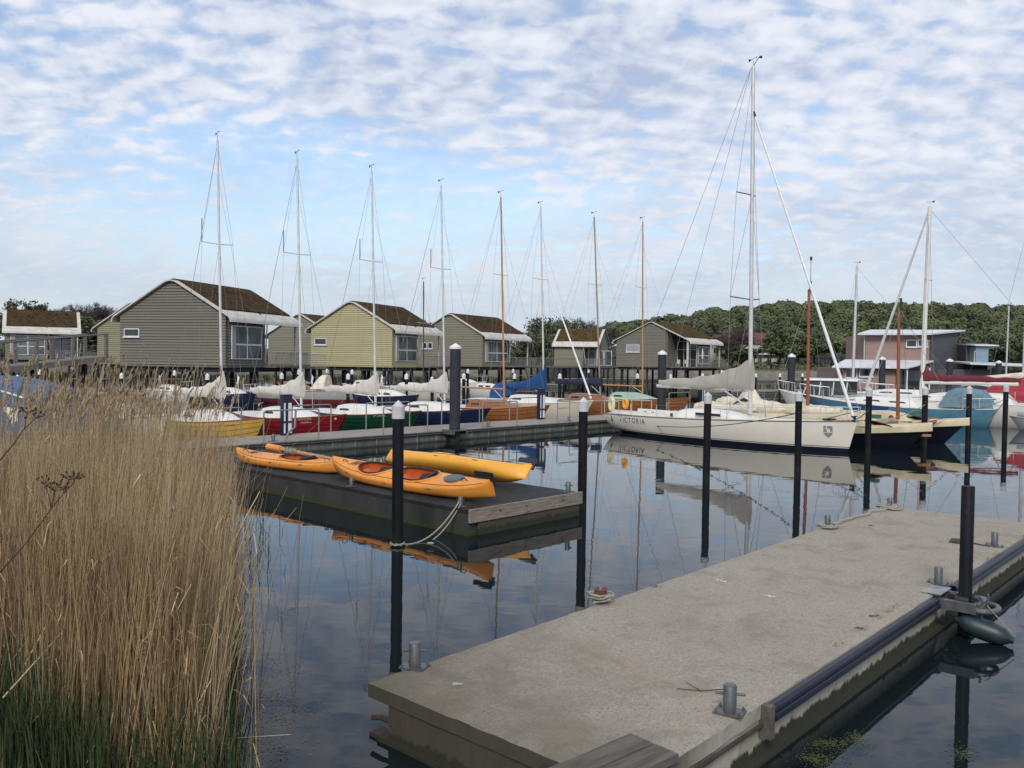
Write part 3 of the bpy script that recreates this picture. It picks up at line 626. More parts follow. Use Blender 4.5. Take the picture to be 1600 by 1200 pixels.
# railings
def railing(s0, s1, off, label):
    a = PP(s0, off); c = PP(s1, off); d = (c-a); L = d.length; d.normalize()
    t = thing('tube_railing', label, 'railing', a, PA, 'grey tube railings on the walkway')
    b = MB(); h = 1.0; r = .09
    pts = [(0, 0, 0), (0, 0, h-r)]+[(r-r*math.cos(k*math.pi/8), 0, h-r+r*math.sin(k*math.pi/8)) for k in range(1, 5)]
    pts += [(L-p[0], 0, p[2]) for p in reversed(pts)]
    b.tube(pts, .024, 8); b.build('hoop', M_rail, t)
    if L > 2.6:
        b = MB(); b.tube([(L/2, 0, 0), (L/2, 0, h)], .022, 8); b.build('mid_post', M_rail, t)
    for x in (0, L):
        b = MB(); b.box(x-.07, x+.07, -.05, .05, 0.002, .012); b.build('foot_plate', M_rail, t)
for (x0, x1, off, lab) in [(290, 377, 2.15, 'far side railing in front of the yellow sailboat hull'), (412, 498, .12, 'near side railing in front of the red sailboat, left of the tall grey pile'),
                           (456, 517, 2.15, 'far side railing in front of the red sailboat bow'), (599, 668, .12, 'near side railing between the near black pile and the tall grey pile'),
                           (572, 640, 2.15, 'far side railing in front of the green sailboat bow'), (690, 749, 2.15, 'far side railing just right of the tall grey pile'),
                           (754, 808, .12, 'near side railing in front of the varnished clinker boat'), (796, 848, 2.15, 'far side railing in front of the clinker boat bow'),
                           (871, 907, .12, 'near side railing in front of the cream hull'), (890, 940, 2.15, 'far side railing beyond the cream hull bow'),
                           (1045, 1078, 2.1, 'far side railing at the bow of the rightmost varnished hull'), (1152, 1185, 1.8, 'far side railing seen past the mast of the white yacht')]:
    railing(on_line(x0, off), on_line(x1, off), off, lab)
# tall piles at the walkway
def big_pile(px, top, r, label, off=None, Z=None, band=True):
    if off is not None:
        s = on_line(px, off, 1.5); Z = PP(s, off).y
    t = pile(px, top, Z, r, label, name='guide_pile', body=M_pileg, cap=M_capw, group='thick grey guide piles', capk=.42, n=28, cone=.62)
    p = t.location
    if band:
        b = MB(); b.box(-.34, .34, -.34, .34, PZ+.01, PZ+.05); b.box(-.36, -.3, -.34, .34, PZ-.12, PZ+.01); b.box(.3, .36, -.34, .34, PZ-.12, PZ+.01)
        o = b.build('pile_collar', M_steel, None); o.location = (p.x, p.y, 0); o.rotation_euler = (0, 0, PA); tag(o, 'steel collar holding '+label.split(',')[0]+' to the walkway', 'bracket')
big_pile(712, 536, .205, 'thick grey pile with white cone cap, the tallest, at the walkway edge', off=-.28)
big_pile(1035, 547, .21, 'thick grey pile with white cap behind the boom of the white yacht', off=-.1, band=False)
big_pile(1237, 552, .23, 'thick grey pile with white cap right of the white yacht mast', off=1.2, band=False)
big_pile(1379, 557, .22, 'thick grey pile with white cap in front of the pink house', Z=62, band=False)
big_pile(1484, 560, .26, 'thick grey pile with white cap against the dark house wall', Z=74, band=False)
big_pile(1561, 563, .26, 'rightmost thick grey pile with white cap', Z=80, band=False)
# supply pillars
M_navy = paint('navy_enamel', (0.01, 0.014, 0.045), .4)
def pillar(px, off, label, h=1.38):
    s = on_line(px, off); t = thing('supply_pillar', label, 'supply pillar', PP(s, off), PA, 'navy supply pillars on the walkway')
    b = MB(); b.box(-.17, .17, -.1, .1, .002, h); b.build('housing', M_navy, t)
    for x in (-.15, .02):
        for z0, z1 in ((.08, .42), (.5, 1.12)):
            b = MB(); b.box(x, x+.06 if x < 0 else x+.13, -.104, -.1005, z0, z1); b.build('panel', M_capw, t)
    b = MB(); b.box(-.19, .19, -.12, .12, h, h+.03); b.build('lid', M_navy, t)
pillar(447, 1.95, 'navy and white supply pillar in front of the red sailboat')
pillar(845, 1.95, 'navy and white supply pillar in front of the clinker boat bow')
pillar(1097, 1.95, 'navy and white supply pillar behind the white yacht')
pillar(1257, 1.95, 'navy and white supply pillar beside the brown catamaran mast')
# cleats + mess of gear where the platform meets the walkway
for px, off, lab in [(427, .3, 'grey cleat post at the joint of walkway and kayak platform'), (763, .25, 'dark low cleat by the near railing post'), (889, .3, 'dark low cleat by the black pile')]:
    s = on_line(px, off); bollard(PP(s, off), lab, 1.1, PA, True, 'cleats on the walkway')
s = on_line(445, 0.1); b = MB(); p = PP(s, .1); b.tube([p, p+Vector((.12, .05, .3)), p+Vector((.3, .1, .45)), p+Vector((.32, .1, 1.0))], .035, 8); tag(b.build('bent_pipe', M_rail), 'bent grey pipe rising at the walkway edge above the left kayak', 'pipe')

# ------------------------------------------------------------------ boats
class Hull:
    def __init__(s, L, B, fb, fs, fm=None, draft=.35, tr=.55, rakeb=.5, rakes=.25, p=2.1, full=.45, strakes=0, wmax=.42, sec=.55, ud=1.0):
        s.ud = ud
        s.L, s.B, s.fb, s.fs, s.fm, s.draft, s.tr, s.rb, s.rs, s.p, s.full, s.st, s.wm, s.sec = L, B, fb, fs, fm if fm else min(fb, fs)*.92, draft, tr, rakeb, rakes, p, full, strakes, wmax, sec
    def beam(s, t):
        if t > s.wm: return s.B/2*max(0, 1-((t-s.wm)/(1-s.wm))**s.p)
        return s.B/2*(s.tr+(1-s.tr)*math.sin(math.pi/2*t/s.wm))
    def sheer(s, t): return s.fs+(s.fb-s.fs)*t-4*((s.fb+s.fs)/2-s.fm)*t*(1-t)
    def keel(s, t):
        up = max(0, (t-.72)/.28)**1.6; us = s.ud*max(0, (.3-t)/.3)**1.3
        return -s.draft+up*(s.draft+.0)+us*(s.draft+s.rs*.25)
    def ring(s, t, n=12):
        bb = s.beam(t)+.01; zs = s.sheer(t); zk = s.keel(t); out = []
        def pt(a):
            ca = math.cos(a)
            y = bb*max(0, math.cos(a))**s.sec; z = zs-(zs-zk)*math.sin(a)**1.25
            h = (z-zk)/(zs-zk)
            x = s.L*(t-.5)-s.rb*(1-h)*max(0, (t-.6)/.4)**1.5+s.rs*(1-h)*max(0, (.25-t)/.25)
            return Vector((x, y, z))
        for k in range(n+1):
            if s.st and 0 < k < n:
                u_, l_ = pt(math.pi/2*k/n), pt(math.pi/2*k/n)
                out.append(u_+Vector((0, .016, 0))); out.append(l_+Vector((0, -.006, -.004)))
            else: out.append(pt(math.pi/2*k/n))
        return out
    def pt_on(s, x, z, off=.004):                                   # point on the +y side of the hull
        t = min(.995, max(.005, x/s.L+.5))
        for _ in range(4):
            r = s.ring(t, 14)
            for a, b in zip(r, r[1:]):
                if b.z <= z <= a.z or (a.z < z and a is r[0]): 
                    k = 0 if a.z == b.z else (a.z-z)/(a.z-b.z); q = a.lerp(b, max(0, min(1, k))); break
            else: q = r[-1]
            t = min(.995, max(.005, t+(x-q.x)/s.L))
        return Vector((x, q.y+off, z))
    def make(s, t_, m, m2=None, boot=None, name='hull', n=12, ns=34, railm=None, deckm=None, transom_m=None):
        b = MB(); rs = []
        for i in range(ns+1):
            r = s.ring(1-(1-i/ns)**1.25 if False else i/ns, n); full = r+[Vector((p.x, -p.y, p.z)) for p in reversed(r[:-1])]; rs.append(full)
        nn = len(rs[0]); vs = [p for r in rs for p in r]
        for i in range(ns):
            for j in range(nn-1):
                a = i*nn+j; b.k = 0
                if m2 and boot:
                    zc = (vs[a].z+vs[a+1].z)/2
                    for kk, (z0, z1) in enumerate(boot):
                        if z0 < zc < z1: b.k = kk+1
                bb = len(b.v)
                b.f.append((a, a+1, a+nn+1, a+nn)); b.mi.append(b.k)
        b.v = [tuple(p) for p in vs]
        b.k = 0; b.f.append(tuple(range(nn))); b.mi.append(0)
        h = b.build(name, [m]+(m2 or []), t_, smooth=28 if s.st else 40)
        b = MB(); rows = []
        for i in range(ns+1):
            tt = i/ns; bb = s.beam(tt)+.008; zs = s.sheer(tt)-.004; x = s.L*(tt-.5); rows.append([(x, y*bb, zs+.05*(1-y*y)*min(1, bb)) for y in (-1, -.6, -.2, .2, .6, 1)])
        b.loft(rows, closed=False); b.build('deck', deckm or M_white, t_)
        b = MB()
        for sg in (1, -1): b.tube([(s.L*(i/ns-.5), sg*(s.beam(i/ns)+.012), s.sheer(i/ns)+.005) for i in range(ns+1)], .022, 6)
        b.build('gunwale', railm or m, t_)
        return h
def cabin(t, h, x0, x1, w0, w1, ht, m=M_white, nwin=2, wz=.55, wm_=M_glass, whole=None, round_=.5):
    b = MB(); rs = []; n = 14
    for i in range(n+1):
        k = i/n; x = x0+(x1-x0)*k; tt = x/h.L+.5; zb = h.sheer(tt)-.02; w_ = (w0+(w1-w0)*k)/2
        hh = ht*min(1, (smooth01(k/.08)*.9+.1))*(1-(max(0, k-.45)/.55)**1.6*.93)
        rs.append([(x, -w_, zb), (x, -w_*.94, zb+hh*.7), (x, -w_*.82, zb+hh*.93), (x, -w_*.4, zb+hh*1.06), (x, 0, zb+hh*1.1), (x, w_*.4, zb+hh*1.06), (x, w_*.82, zb+hh*.93), (x, w_*.94, zb+hh*.7), (x, w_, zb)])
    b.loft(rs, closed=False)
    b.add(rs[0], [tuple(range(9))]); o = b.build('cabin', m, t, smooth=50)
    for q in range(nwin):
        for sg in (1, -1):
            k0 = .14+q*.30; k1 = k0+.2; pts = []
            for k in (k0, k0+.02, k1-.03, k1):
                x = x0+(x1-x0)*k; tt = x/h.L+.5; w_ = (w0+(w1-w0)*k)/2
                hh = ht*(1-(max(0, k-.45)/.55)**1.6*.93); zb = h.sheer(tt)-.02
                top = .66 if k in (k0+.02, k1-.03) else .55
                pts.append(((x, sg*(w_*.955+.008), zb+hh*(.30 if top == .66 else .36)), (x, sg*(w_*.945+.008), zb+hh*top)))
            b = MB(); vs = [p for a in pts for p in a]+[(p[0], p[1]-sg*.03, p[2]) for a in pts for p in a]
            fs = [(0, 2, 3, 1), (2, 4, 5, 3), (4, 6, 7, 5)]
            b.add(vs, fs+[(8, 9, 11, 10), (10, 11, 13, 12), (12, 13, 15, 14), (0, 1, 9, 8), (6, 14, 15, 7)]); b.build('cabin_window', wm_, t)
    return o
def sail_cover(t, x0, z0, ln, m, hm=1.0, ht=.36, droop=.05, rise=0, seed=1, wid=.16, curve=.22, bunch=True):
    """cover along the boom from the mast aft, standing up against the mast"""
    b = MB(); n = 34; rs = []; q = random.Random(seed); ph = q.uniform(0, 9)
    for i in range(n+1):
        k = i/n; x = x0+.09-(ln+.09)*k
        top = z0+ht*(1-.35*k)+(hm-ht)*math.exp(-(k/curve)**1.15)*(1 if k > .035 else 1)+rise*k
        bot = z0-.04-droop*math.sin(k*math.pi)+rise*k-(.06 if k < .1 else 0)
        top += .025*math.sin(k*23+ph)+.02*math.sin(k*41+ph*2); bot += .02*math.sin(k*17+ph)
        w_ = wid*(1-.55*k)*(1+.14*math.sin(k*31+ph)); mid = (top+bot)/2; hh = (top-bot)/2
        if k > .96: w_ *= .5; hh *= .7
        tw = min(1, .30/max(.30, hh*2))
        ring = []
        for j in range(14):
            a = j*2*math.pi/14; zz_ = math.sin(a); narrow = 1-(1-tw)*.5*(1+zz_)
            ring.append((x+.012*math.sin(j*2.3+i), w_*math.cos(a)*narrow*(1+.10*math.sin(j*3.1+i*1.7)), mid+hh*zz_))
        rs.append(ring)
    b.loft(rs); return b.build('sail_cover', m, t, smooth=60)
def mast(t, x, z0, z1, r, m=M_alu, rake=.3, sp=None, vane=True, sprw=.55, top=.75):
    def P(z): k = (z-z0)/(z1-z0); return Vector((x-rake*k, 0, z))
    b = MB(); b.tube([P(z0), P(z0+(z1-z0)*.3), P(z0+(z1-z0)*.7), P(z1)], r, 12, r*top); o = b.build('mast', m, t)
    for k in (sp or []):
        z = z0+(z1-z0)*k; q = P(z); b = MB(); b.tube([q+Vector((-.12, -sprw, .05)), q, q+Vector((-.12, sprw, .05))], .018, 6); b.build('spreader', M_alu if m is not M_sparb else m, t)
    if vane:
        q = P(z1); b = MB(); b.tube([q, q+Vector((-.02, 0, .28))], .007, 5); b.tube([q+Vector((-.22, .05, .26)), q+Vector((.16, -.03, .30))], .008, 5)
        b.add([q+Vector((-.24, .05, .20)), q+Vector((-.12, .03, .25)), q+Vector((-.12, .03, .29)), q+Vector((-.26, .055, .33))], [(0, 1, 2, 3)]); b.lathe([(.001, .27), (.025, .275), (.025, .30), (.001, .305)], 6, (q.x+.16, -.03, q.z)); b.build('wind_vane', M_black, t)
    return P
def stays(t, pairs, r=.0045, m=M_wire):
    for a, c in pairs:
        b = MB(); b.tube([a, c], r, 4); b.build('stay', m, t)
def text_on(hull, t, s, x, z, size, m, side=-1, squeeze=1.0, name='lettering', first=None, slope=0.0):
    """letters on the viewer's (−y) side: reading left→right means stern→bow"""
    outv = []; outf = []; cx = 0
    for i, ch in enumerate(s):
        if ch == ' ': cx += size*.35; continue
        sz = size*(first if (first and i == 0) else 1)
        cu_ = bpy.data.curves.new('t', 'FONT'); cu_.body = ch; cu_.size = sz
        ob = bpy.data.objects.new('t', cu_); col.objects.link(ob); dg = bpy.context.evaluated_depsgraph_get(); dg.update()
        me = bpy.data.meshes.new_from_object(ob.evaluated_get(dg)); wd = max(v.co.x for v in me.vertices)
        base = len(outv)
        for v in me.vertices:
            X = x+cx+v.co.x*squeeze; Z = z+v.co.y+(cx+v.co.x*squeeze)*slope; q = hull.pt_on(X, Z, .006); outv.append((X, side*q.y, Z))
        for p in me.polygons: outf.append(tuple(base+i_ for i_ in p.vertices))
        bpy.data.objects.remove(ob); bpy.data.curves.remove(cu_)
        cx += wd*squeeze+size*.16
    b = MB(); b.add(outv, outf); return b.build(name, m, t, flat=True)
def marks_on(hull, t, strokes, m, r=.008, side=-1, name='lettering'):
    b = MB()
    for st in strokes: b.tube([(lambda q: (q.x, side*q.y, q.z))(hull.pt_on(x, z, .004)) for x, z in st], r, 4)
    return b.build(name, m, t)
def fl_rail(t, h, k0, k1, zr=.45, n=5, m=M_alu, wires=True):
    for sg in (1, -1):
        top = []
        for i in range(n+1):
            k = k0+(k1-k0)*i/n; p = Vector((h.L*(k-.5), sg*(h.beam(k)-.05), h.sheer(k))); top.append(p+Vector((0, 0, zr)))
            b = MB(); b.tube([p, p+Vector((0, 0, zr))], .013, 6); b.build('stanchion', m, t)
        if wires:
            b = MB(); b.tube(top, .006, 4); b.build('lifeline', M_wire, t)
def pulpit(t, h, bow=True, zr=.5, m=M_alu, ln=.14):
    b = MB(); n = 6
    ks = [1-ln, 1-ln*.45, 1.0] if bow else [ln, ln*.5, 0.0]
    side = [[Vector((h.L*(k-.5)+(.08 if bow and k == 1 else 0), sg*max(.06, h.beam(k)-.04), h.sheer(k)+zr)) for k in ks] for sg in (1, -1)]
    b.tube(side[0]+list(reversed(side[1])), .014, 6)
    for sg, sd_ in zip((1, -1), side):
        for k, p in zip(ks, sd_):
            b.tube([Vector((p.x-(.1 if (bow and k == 1) else 0), p.y, p.z-zr)), p], .013, 6)
    b.build('pulpit' if bow else 'pushpit', m, t)

M_flag = mat('white_pennant', (0.75, 0.76, 0.78), (0.5, 0.55, 0.65), rough=.8, scale=12, mid=(.55, .6))
def small_sailboat(px, off_bow, top_py, colr, label, hullm=None, spar=M_alu, cover=M_cloth, hullkw=None, deckm=M_white, mast_dx=3.0, Ln=7.3, coverlen=3.9, flag=True, strakes=7, antenna=True, sprw=.62, cov=True, seed=1, cover_h=.95, vane=True, cabm=M_white, extra=None, z0c=1.58, name='sailboat', rk=.42, stripe=None, gun=None):
    off = PWD+off_bow+mast_dx
    s = on_line(px, off, 1.2); mp_ = PP(s, off, 0)
    kw = dict(L=Ln, B=2.2, fb=.98, fs=.72, draft=.35, tr=.62, rakeb=.75, rakes=.2, p=2.0, strakes=strakes); kw.update(hullkw or {})
    h = Hull(**kw)
    xm = h.L/2-mast_dx                       # mast station in hull coordinates
    o = mp_-pn*0; org = mp_-pn*0 - Vector((math.cos(NA), math.sin(NA), 0))*xm
    t = thing(name, label, 'sailboat', (org.x, org.y, 0), NA, 'sailboats moored behind the walkway')
    hm = hullm or paint(colr[0], colr[1], .3)
    h.make(t, hm, deckm=deckm, railm=gun or M_sparb, n=8 if strakes else 12)
    cabin(t, h, xm-2.1, xm+.9, 1.5, .8, .42, cabm, 1)
    ztop = D(px, top_py, mp_.y).z
    zs = h.sheer(xm/h.L+.5)+.25
    P = mast(t, xm, zs, ztop, .052, spar, rk, [.62], vane, sprw)
    b = MB(); b.tube([(xm-.05, 0, z0c+.02), (xm-coverlen-.05, 0, z0c+.04)], .045, 8); b.build('boom', spar, t)
    b = MB(); b.tube([(xm-.02, 0, zs+.15), (xm-.75, 0, z0c)], .018, 6); b.build('boom_vang', M_alu, t)
    if cov: sail_cover(t, xm, z0c, coverlen, cover, cover_h, .34, .03, 0, seed)
    z62 = zs+(ztop-zs)*.62
    q = P(z62); tp = P(ztop-.1); bw = Vector((h.L/2-.1, 0, h.fb)); st = Vector((-h.L/2+.1, 0, h.fs))
    ch = lambda sg, dx=-.1: Vector((xm+dx, sg*(h.beam(xm/h.L+.5)-.08), h.sheer(xm/h.L+.5)))
    stays(t, [(tp, st), (P(zs+(ztop-zs)*.86), bw)]+[x for sg in (1, -1) for x in ((tp, q+Vector((-.12, sg*sprw, .05))), (q+Vector((-.12, sg*sprw, .05)), ch(sg)), (q, ch(sg, -.35)))]+[(tp, Vector((xm-coverlen, 0, z0c+.1)))])
    if antenna:
        b = MB(); q2 = q+Vector((-.12, -sprw, .05)); b.tube([q2, q2+Vector((0, 0, .85))], .022, 6); b.build('radar_reflector', M_rail, t)
    if flag:
        b = MB(); f0 = Vector((-h.L/2+.3, -.5, h.fs+.05)); b.tube([f0, f0+Vector((-.1, 0, 1.55))], .012, 5); b.build('flagstaff', M_alu, t)
        b = MB(); a = f0+Vector((-.1, 0, 1.55)); b.loft([[a+Vector((0, 0, 0)), a+Vector((.01, -.03, -.35))], [a+Vector((.06, .05, -.12)), a+Vector((.07, .02, -.5))], [a+Vector((.1, -.02, -.3)), a+Vector((.11, -.03, -.62))]], closed=False); b.build('pennant', M_flag, t)
    if extra: extra(t, h, xm)
    return t, h, xm
M_letd = mat('dark_lettering', (0.03, 0.03, 0.04), rough=.6); M_letw = mat('pale_lettering', (0.6, 0.55, 0.5), rough=.6)
def squig(x, z, w_, hgt, n, seed):
    q = random.Random(seed); pts = []
    for i in range(n*6+1):
        k = i/(n*6); pts.append((x+w_*k+.02*math.sin(i*1.9), z+hgt*.5*(1+math.sin(i*math.pi/3))*(.5+.5*q.random())+k*.05))
    return pts
small_sailboat(347, .25, 216, ('yellow_paint', (0.52, 0.33, 0.07)), 'yellow clinker sailboat with beige sail cover, leftmost of the small boats', seed=1, extra=lambda t, h, xm: marks_on(h, t, [squig(h.L*.5-1.75, .62, .6, .12, 5, 1)], M_letd))
small_sailboat(471, .25, 245, ('red_paint', (0.17, 0.010, 0.016)), 'dark red clinker sailboat with white deck and beige sail cover', seed=2, extra=lambda t, h, xm: (marks_on(h, t, [squig(h.L*.5-2.0, .66, .62, .12, 6, 2), squig(h.L*.5-1.9, .56, .5, .05, 6, 3)], M_letw, .007), marks_on(h, t, [[(h.L*.5-.42+.03*math.cos(a), .8+.03*math.sin(a)) for a in range(8)]], M_letw, .02, name='eye_bolt')))
small_sailboat(587, .25, 266, ('green_paint', (0.005, 0.04, 0.02)), 'dark green clinker sailboat with white deck and beige sail cover', seed=3, extra=lambda t, h, xm: marks_on(h, t, [squig(h.L*.5-2.1, .64, .6, .1, 6, 4)], M_letw, .007))
small_sailboat(695, .25, 288, ('navy_paint', (0.008, 0.014, 0.05)), 'navy blue sailboat with beige sail cover behind the tall grey pile', seed=4, extra=lambda t, h, xm: marks_on(h, t, [squig(h.L*.5-1.9, .64, .6, .1, 6, 5), squig(h.L*.5-1.85, .54, .45, .05, 6, 6)], M_letw, .007))
def clinker_extra(t, h, xm):
    b = MB(); b.tube([(xm-.1, 0, 1.62), (xm-3.1, 0, 1.75)], .06, 8); b.build('boom', M_wood, t)
small_sailboat(788, .25, 306, None, 'varnished clinker sailboat with bare wooden boom and light wooden mast', hullm=M_wood, spar=M_spar, cov=False, flag=False, antenna=False, seed=5, Ln=7.6, cabm=M_wood, sprw=.5, coverlen=3.6, z0c=1.62, gun=M_wood)
def sprayhood(t, x0, x1, wd, z, ht, m, win=True):
    b = MB(); n = 8; rs = []
    for i in range(n+1):
        k = i/n; x = x0+(x1-x0)*k; h_ = ht*math.sin(math.pi/2*min(1, (k*1.25+.12)))
        rs.append([(x, wd/2*math.cos(a*math.pi/12)*(1-.1*(a > 1 and a < 11)), z+h_*math.sin(a*math.pi/12)**.7) for a in range(13)])
    b.loft(rs, closed=False); b.add(rs[-1], [tuple(range(13))]); b.build('sprayhood', m, t, smooth=50)
def genoa(t, P, zt, bow, m=M_capw, r=.06):
    a = P; b = MB(); b.tube([bow, bow.lerp(a, .3), bow.lerp(a, .7), a], r, 8, r*.5); b.build('furled_genoa', m, t)
def cream_extra(t, h, xm):
    genoa(t, Vector((xm-.25, 0, 8.3)), 0, Vector((h.L/2-.15, 0, h.fb+.1)), M_capw, .055)
    sprayhood(t, xm-2.4, xm-3.3, 1.6, 1.0, .8, M_clothb)
    marks_on(h, t, [squig(h.L*.5-1.7, .62, .6, .1, 5, 9)], M_letd, .007)
small_sailboat(850, .3, 322, None, 'cream sailboat with bright blue sail cover and a white furled headsail', hullm=M_cream, cover=M_clothb, strakes=0, seed=6, Ln=8.2, mast_dx=3.3, coverlen=3.6, cover_h=1.35, flag=False, antenna=False, extra=cream_extra, hullkw=dict(B=2.6, fb=1.1, fs=.9), gun=M_white)
small_sailboat(938, .3, 337, None, 'varnished wooden sailboat with a navy boom cover', hullm=M_wood, spar=M_sparg, cover=M_clothn, strakes=9, seed=7, Ln=8.6, mast_dx=3.5, coverlen=3.6, cover_h=.45, flag=False, antenna=False, cabm=M_wood, hullkw=dict(B=2.4, fb=1.05, fs=.85), gun=M_wood, rk=.65, z0c=1.75)
small_sailboat(1004, .3, 346, None, 'varnished wooden sailboat with pale green cockpit cover behind the white yacht stern', hullm=M_wood, spar=M_sparb if False else M_spar, cov=False, strakes=9, seed=8, Ln=8.6, mast_dx=3.4, flag=False, antenna=False, cabm=mat('pale_green_canvas', (.30, .42, .36), (.25, .36, .3), rough=.9), hullkw=dict(B=2.4, fb=1.05, fs=.85), gun=M_wood, rk=.2)

# ------------------------------------------------------------------ white yacht
M_navyst = paint('navy_boot_stripe', (0.012, 0.014, 0.03), .35)
def stripes(bands):
    def f(x, cur):
        s = x['n'].new('ShaderNodeSeparateXYZ'); x['l'].new(x['co'].outputs['Object'], s.inputs[0])
        for z0, z1, c in bands:
            a = x['mr'](s.outputs[2], z0-.004, z0+.004); b_ = x['mr'](s.outputs[2], z1-.004, z1+.004, 1, 0); m_ = x['n'].new('ShaderNodeMath'); m_.operation = 'MULTIPLY'; x['l'].new(a, m_.inputs[0]); x['l'].new(b_, m_.inputs[1]); cur = x['mix'](m_.outputs[0], cur, c)
        return cur
    return f
M_yhull = mat('off_white_gelcoat', (0.70, 0.66, 0.57), (0.66, 0.62, 0.54), rough=.22, scale=1.5, extra=stripes([(-.9, .15, (0.012, 0.014, 0.03)), (.175, .2, (.03, .035, .06))]))
M_teak = mat('grey_teak', (0.22, 0.17, 0.13), (0.16, 0.13, 0.1), rough=.8, scale=5)
ys = on_line(966, -1.15, .7); yst = PP(ys, -1.15, 0)
yb = W(1332, 708, 0.0); yd = (yb-yst); yd.z = 0; YL = yd.length+.15; yd.normalize(); YA = math.atan2(yd.y, yd.x)
hy = Hull(L=YL, B=3.0, fb=1.12, fs=.80, draft=.5, tr=.62, rakeb=.32, rakes=.35, p=2.2, wmax=.45, fm=.9, sec=.5)
yc = yst+yd*(YL/2)
t = thing('sailing_yacht', 'large off-white racing yacht with greige boom cover and the name VICTORIA', 'sailing yacht', (yc.x, yc.y, 0), YA)
hy.make(t, M_yhull, n=26, ns=44, railm=M_teak)
b = MB()
cabin(t, hy, -1.9, 1.55, 1.6, .9, .34, M_white, 0)
b = MB()
for sg in (1, -1): b.box(-.75, .45, sg*.77-.015, sg*.77+.015, 1.0, 1.11)
b.build('cabin_window', M_glass, t)
ymx = None
def y_along(px, z):
    lo, hi = -YL/2, YL/2
    for _ in range(40):
        mid = (lo+hi)/2
        if pxof(yc+yd*mid+Vector((0, 0, z)))[0] < px: lo = mid
        else: hi = mid
    return lo
xm = y_along(1172, 1.2); pm = yc+yd*xm; ztop = D(1171, 101, pm.y).z
P = mast(t, xm, 1.15, ztop, .085, M_alu, .18, None, True, .9, .8)
def at_py(py, px=1171): return D(px, py, pm.y).z
for py, w_ in ((304, .62), (468, .95)):
    q = P(at_py(py)); b = MB(); b.tube([q+Vector((-.28, -w_, .08)), q, q+Vector((-.28, w_, .08))], .026, 6); b.build('spreader', M_steel, t)
q = P(ztop); b = MB(); b.tube([q, q+Vector((.3, -.1, .22)), q+Vector((.42, -.14, .22))], .014, 5); b.lathe([(.001, 0), (.06, .02), (.06, .08), (.001, .1)], 8, (q.x+.42, -.14, q.z+.15)); b.build('masthead_instrument', M_black, t)
zb = at_py(608)
xe = y_along(1030, zb); ln = xm-xe
b = MB(); b.tube([(xm-.05, 0, zb-.02), (xe-.1, 0, zb-.02)], .075, 10); b.build('boom', M_alu, t)
sail_cover(t, xm, zb, ln, M_clothv, at_py(557)-zb, .42, .06, 0, 3, .2, .26)
b = MB(); b.tube([(xm-.02, 0, 1.35), (xm-1.3, 0, zb-.05)], .035, 8); b.build('boom_vang', M_alu, t)
hf = at_py(170); bwp = Vector((YL/2-.12, 0, 1.18))
b = MB(); a = P(hf); pts = [bwp.lerp(a, k) for k in (0, .1, .45, .7, .985)]; b.tube(pts, .062, 10, .038)
b.build('furled_genoa', M_capw, t)
b = MB(); b.tube([bwp.lerp(a, .975), bwp.lerp(a, 1.0)], .05, 8); b.lathe([(.001, .0), (.11, .0), (.11, .03), (.06, .05), (.06, .14), (.11, .16), (.11, .19), (.001, .19)], 12, tuple(bwp+Vector((0, 0, -.06)))); b.build('furling_drum', M_black, t)
chs = [Vector((xm-.15, sg*1.3, .92)) for sg in (1, -1)]
pr = []
for sg, c in zip((1, -1), chs):
    s1 = P(at_py(304))+Vector((-.28, sg*.62, .08)); s2 = P(at_py(468))+Vector((-.28, sg*.95, .08))
    pr += [(P(ztop-.3), s1), (s1, s2), (s2, c), (P(at_py(304)), s2), (P(at_py(468)), c)]
pr += [(P(ztop-.05)+Vector((-.1, 0, 0)), Vector((-YL/2+.15, 0, .85))), (P(ztop-.05)+Vector((-.1, 0, 0)), Vector((xe+.5, 0, zb+.2)))]
stays(t, pr, .007)
pulpit(t, hy, True, .5, ln=.1)
pulpit(t, hy, False, .55, ln=.09)
fl_rail(t, hy, .16, .86, .5, 5)
for x in (-2.9, -3.3, -1.9):
    for sg in (1, -1):
        b = MB(); b.lathe([(.001, 0), (.075, 0), (.05, .05), (.06, .11), (.065, .13), (.001, .135)], 14, (x, sg*.85, .88)); b.build('winch', M_black, t)
b = MB(); b.box(-YL/2+.45, -2.2, -.95, -.78, .83, .99); b.box(-YL/2+.45, -2.2, .78, .95, .83, .99); b.build('cockpit_coaming', M_white, t)
b = MB(); b.lathe([(.02, 0), (.07, .05), (.1, .2), (.07, .4), (.03, .45)], 12, (-YL/2+.85, -.8, 1.05)); 
M_horse = mat('orange_rescue_float', (0.72, 0.33, 0.03), rough=.6); b = MB()
b.tube([(-YL/2+1.15+.1*math.cos(a*math.pi/8), -.8, 1.28+.17*math.sin(a*math.pi/8)) for a in range(17)], .07, 8); b.build('rescue_float', M_horse, t)
M_buoy = mat('pale_yellow_cover', (0.66, 0.62, 0.34), (.55, .5, .3), rough=.8); b = MB()
b.tube([(-YL/2+.05+.12*math.cos(a*math.pi/9), -.5, 1.2+.26*math.sin(a*math.pi/9)) for a in range(19)], .075, 8); b.build('life_sling', M_buoy, t)
b = MB(); b.box(YL/2-1.2, YL/2-.9, -.2, .2, 1.1, 1.16); b.build('fore_hatch', M_glass, t)
text_on(hy, t, 'VICTORIA', y_along(993, .6), .50, .32, M_letd, -1, .95, first=1.3)
marks_on(hy, t, [[(-YL/2+.55, .52), (-YL/2+.55, .74)], [(-YL/2+.5, .52), (-YL/2+.6, .52), (-YL/2+.6, .6), (-YL/2+.5, .6), (-YL/2+.5, .52)], [(-YL/2+.52, .66), (-YL/2+.58, .68)]], M_letd, .012, name='maker_mark')
